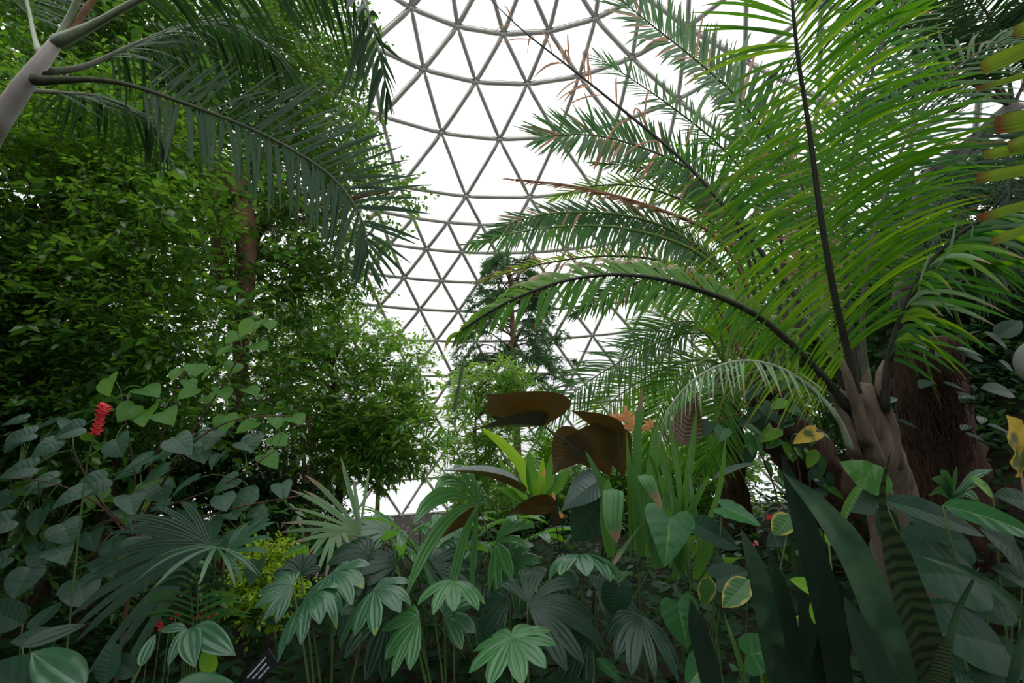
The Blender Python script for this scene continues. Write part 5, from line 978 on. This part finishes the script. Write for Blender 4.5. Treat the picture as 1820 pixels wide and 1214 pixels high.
# --- fibrous trunk with climbing leaves against the bank
f = gpt(1680, 1000, 4.6); t = empty('climber_trunk', 'dark fibrous trunk overgrown with small climbing leaves at right', 'trunk', f)
V, Fc, uv = tube(spline([f, at(1672, 800, 4.6), at(1650, 690, 4.5), at(1640, 600, 4.5)], 24), np.linspace(.36, .24, 24), 18, rough=.13); obj('trunk', V, Fc, M['fibre'], t, uv)
FB = []
for k in range(260):
    x, y = 1600+rng.rand()*110, 600+rng.rand()*280; a = at(x, y, 4.28); b = a+A([rng.randn()*.05, -.02, -.15-.3*rng.rand()]); V, Fc, uv = tube(spline([a, (a+b)/2+rng.randn(3)*.03, b], 5), .005, 3, cap=False); FB.append((V, Fc, uv))
V, Fc, uv = cat_meshes(FB); obj('fibres', V, Fc, M['fibre'], t, uv, kind='stuff')
for x, y in ((1620, 640), (1660, 690), (1700, 560)): stalk([at(x+20, y+60, 4.3), at(x, y, 4.2), at(x-18, y-60, 4.15)], (.02, .01), M['rachis_green'], t, 'leaf_stalk')
for x, y, s_ in ((1620, 582, 1), (1655, 572, .9), (1605, 610, .9), (1622, 612, .8), (1700, 618, 1.2), (1678, 624, .8), (1650, 676, 1), (1676, 680, 1), (1700, 698, .9), (1724, 702, 1), (1590, 706, .8), (1595, 746, .9), (1715, 770, .9), (1755, 755, 1), (1745, 740, .7), (1720, 755, .7)):
    a = rng.choice([-1, 1])*(1.2+.3*rng.randn()); b = at(x, y, 4.1+.1*rng.rand()); broad(b, RT*math.sin(a)-UP*.25-FW*.5, UP-FW*.35, .16*s_, OVAL, M['philo_dk' if rng.rand() < .5 else 'cyclanth'], t, 'leaf', 1.3, .2, .15, 9, 3)
for b in ((1745, 640, 4.1, 1700, 625, 0, 1.2), (1800, 700, 4., 1745, 690, 0, 1.3), (1770, 600, 4.3, 1815, 570, 0, 1.2), (1790, 620, 4.2, 1750, 590, 0, 1.2), (1800, 660, 4.2, 1775, 640, 0, 1.3)): broadpx(t, b[0], b[1], b[2], b[3], b[4], b[5], OVAL, 'philo_dk', b[6], stem=False)
# --- climbing leaves around the leaning palm trunk
t = plant('climbing_vine', 'leafy vine climbing the leaning palm left of the feather palm trunk', 'vine', 1400, 930, 5.0)
vx = [spline([A(t.location), at(1420, 830, 5.0), at(1370, 760, 4.9), at(1300, 735, 4.8), at(1265, 770, 4.8)], 16), spline([A(t.location), at(1440, 800, 5.0), at(1420, 720, 4.9), at(1370, 690, 4.9)], 16), spline([A(t.location), at(1380, 880, 4.9), at(1350, 800, 4.8), at(1340, 730, 4.8)], 16)]
for X in vx: V, Fc, uv = tube(X, .008, 5); obj('stem', V, Fc, M['stem_brown'], t, uv)
for k in range(64):
    X = vx[rng.randint(3)]; p_ = X[rng.randint(4, 16)]+rng.randn(3)*.1; d = RT*rng.randn()-UP*(.5+.5*rng.rand())-FW*.5; broad(p_, d, UP-FW*.6, .13+.12*rng.rand(), (OVAL if rng.rand() < .5 else HEART), M[['philo_dk', 'philo', 'ficus2', 'fresh'][rng.choice(4, p=[.45, .3, .2, .05])]], t, 'leaf', 1.05, .25, .15, 9, 3)
broadpx(t, 1450, 768, 4.6, 1410, 788, 0, HEART, 'yellow', .7, label='yellow withered leaf', stem=False); broadpx(t, 1400, 712, 4.6, 1370, 726, 0, OVAL, 'fresh', 1.3, stem=False)
# --- pale rounded object at the right edge
t = plant('globe_lamp', 'pale grey rounded globe on a post cut by the right edge', 'lamp', 1845, 900, 3.0)
c = at(1866, 645, 3.0); n_ = 20; w = np.linspace(0, np.pi, n_); R_ = .175
V, Fc, uv = tube(c+np.outer(-np.cos(w)*R_, Z3), np.maximum(np.sin(w)*R_*.95, .004), 24)
s = NT('pale_globe'); obj('globe', V, Fc, s.done(s.principled((.42, .42, .42), .35)), t, uv)
V, Fc, uv = tube(A([A(t.location), c-Z3*R_*.95]), .03, 10); obj('post', V, Fc, M['rachis_dark'], t, uv)
# --- fresh leaves behind, and a tall grass plume
t = plant('ginger_clump', 'clump of bright green lance leaves in the middle distance left of the orange flowers', 'plant', 950, 960, 6.2)
for pts, w, m_ in (([(945, 880, 6.1), (925, 825, 6.0), (890, 785, 5.9), (855, 760, 5.8)], 11, 'fresh'), ([(950, 890, 6.1), (945, 850, 6), (940, 800, 6)], 10, 'strap'), ([(955, 890, 6.1), (975, 850, 6), (985, 800, 6)], 11, 'strap'), ([(940, 890, 6.1), (915, 860, 6), (885, 815, 5.9)], 9, 'strap'), ([(960, 890, 6.), (990, 865, 5.9), (1010, 830, 5.9)], 10, 'strap'), ([(945, 900, 6.), (960, 860, 5.9), (965, 815, 5.9)], 9, 'fresh'), ([(935, 900, 6.), (900, 870, 5.9), (870, 865, 5.8)], 8, 'strap')): swordpx(t, pts, w, m_, m=5, n=12, wave=.08)
for x, y in ((965, 848), (1050, 905), (1000, 922), (985, 890)): a = at(x, y, 5.6); fb = broad(a, UP*.7+RT*rng.randn()*.3, -FW, .10, OVAL, M['orange'], t, 'flower', 1., .3, .3, 7, 3); stem_to(t, a, (.004, .003))
t = plant('grass_plume', 'tall pale grass plume standing before the dome foot', 'grass', 796, 930, 5.5)
stalk([A(t.location), at(795, 800, 5.5), at(806, 720, 5.4), at(818, 665, 5.4)], (.006, .003), M['stem_green'], t, 'stem', 14)
a, b = at(806, 735, 5.4), at(822, 652, 5.4); PL, PM = [], []
w = rng.rand(420); PL = a+(b-a)*w[:, None]; d = nrm((b-a)[None]*2+rng.randn(420, 3)*.35*np.linalg.norm(b-a)); Mx = frames(d, nrm(rng.randn(420, 3)), .07+.03*rng.rand(420))
V, Fc, uv = instances(LEAF_V*A([.5, 1, 1]), LEAF_F, LEAF_UV, PL, Mx); obj('plume', V, Fc, M['palm_pale'], t, uv, kind='stuff')
# red and pink flowers
for x, y, d, lab in ((286, 1112, 2.9, 'small red flower bracts, uppermost in the gap under the fan palm'), (300, 1122, 2.8, 'small red flower bracts low in the gap under the fan palm'), (386, 1158, 2.6, 'small red flower beside the low glossy leaves'), (482, 968, 4.6, 'pink flower cluster behind the lime bush'), (1372, 918, 3.4, 'dark red flower behind the yellow-edged leaf'), (1340, 968, 3.2, 'small orange-pink flower left of the mottled sword leaf'), (380, 1092, 3.1, 'red flower bracts beside the cane palm')):
    c = at(x, y, d); t = empty('small_flower', lab, 'flower', foot(c)); stalk([A(t.location), c], (.004, .003), M['stem_green'], t, 'stem')
    for k in range(6): an = rng.rand()*6.28; broad(c+rng.randn(3)*.012, nrm(RT*math.cos(an)+UP*(.4+math.sin(an))-FW*.3), -FW+UP*.3, .022+.012*rng.rand(), OVAL, M['pink' if 'pink' in lab else 'red'], t, 'petal', 1.3, .3, .3, 6, 3)
for x, y, d, lab in ((268, 1120, 2.8, 'tiny red bracts at the left end of the gap under the fan palm'), (312, 1098, 2.9, 'tiny red bract standing upright above the other red bracts'), (360, 1090, 3.0, 'tiny red bract behind the cane palm stem')):
    c = at(x, y, d); t = empty('small_flower', lab, 'flower', foot(c)); stalk([A(t.location), c], (.004, .003), M['stem_green'], t, 'stem')
    for k in range(5): an = rng.rand()*6.28; broad(c+rng.randn(3)*.012, nrm(RT*math.cos(an)+UP*(.6+math.sin(an))-FW*.3), -FW+UP*.3, .025, OVAL, M['red'], t, 'petal', 1., .3, .3, 6, 3)
# --- tufts of thin grassy leaves and dry stems low in the bed
rosette('grass_tuft', 'tuft of thin drooping grassy leaves low at bottom centre', 'grass', gpt(830, 1190, 2.7), [M['strap'], M['cyclanth']], 16, .5, .008, (35, 80), .7)
rosette('grass_tuft', 'small spiky rosette beside the black plant label', 'grass', gpt(672, 1200, 2.9), [M['cyclanth_dk'], M['strap']], 14, .32, .014, (20, 70), .3)
rosette('grass_tuft', 'thin green shoots between the glossy low leaves and the plant label', 'grass', gpt(440, 1160, 2.8), [M['strap']], 9, .3, .008, (55, 85), .2)
rosette('strap_rosette', 'rosette of dark strap leaves under the hanging umbrella-like fan leaf', 'plant', gpt(1090, 1200, 3.), [M['cyclanth_dk'], M['philo_dk']], 14, .6, .035, (25, 75), .6)
rosette('strap_rosette', 'rosette of dark strap leaves behind the yellow-edged leaves', 'plant', gpt(1320, 1100, 3.2), [M['cyclanth_dk'], M['strap']], 14, .75, .035, (35, 80), .5)
for L, lab in (([(470, 1214, 2.7), (560, 1180, 2.8), (700, 1165, 2.9)], 'thin dry brown stem lying across the soil right of the plant label'), ([(700, 1214, 2.6), (760, 1190, 2.7), (800, 1160, 2.8)], 'dry brown stem leaning at bottom centre')):
    P_ = [at(*q) for q in L]; V, Fc, uv = tube(spline([foot(q)+Z3*.05 for q in P_], 12), .008, 6, rough=.1); o = obj('dry_stem', V, Fc, M['stem_brown'], None, uv, org=foot(P_[0])); tag(o, lab, 'stem', 'dry stems on the soil')
# --- low leaf litter layer of mixed seedlings over the whole bed: uncountable
def cover(name, n, hz, leaf, mat, ylo, yhi, seed_w, label, xr=(-8, 9)):
    y = ylo+(yhi-ylo)*rng.rand(n)**.8; x = (rng.rand(n)*2-1)*y*1.25; k = np.hypot(x-DAX[0], y-DAX[1]) < S-1.; x, y = x[k], y[k]; n = len(x)
    z = ground_z(x, y)+hz*rng.rand(n)**1.3; P = np.stack([x, y, z], 1); az = rng.rand(n)*6.28; d = np.stack([np.cos(az), np.sin(az), .1+rng.randn(n)*.35], 1)
    V, Fc, uv = instances(LEAF_V*A([seed_w, 1, 1]), LEAF_F, LEAF_UV, P, frames(d, nrm(Z3+rng.randn(n, 3)*.4), leaf*(.6+.8*rng.rand(n)))); o = obj(name, V, Fc, M[mat], None, uv, kind='stuff'); tag(o, label, 'ground cover')
cover('ground_cover', 12000, .6, .15, 'cover', 2.6, 9, 1.1, 'dark leafy ground cover over the planting bed')
cover('ground_foliage', 6000, .8, .13, 'dark', 5.5, 13, 1., 'brighter low foliage further back in the bed')
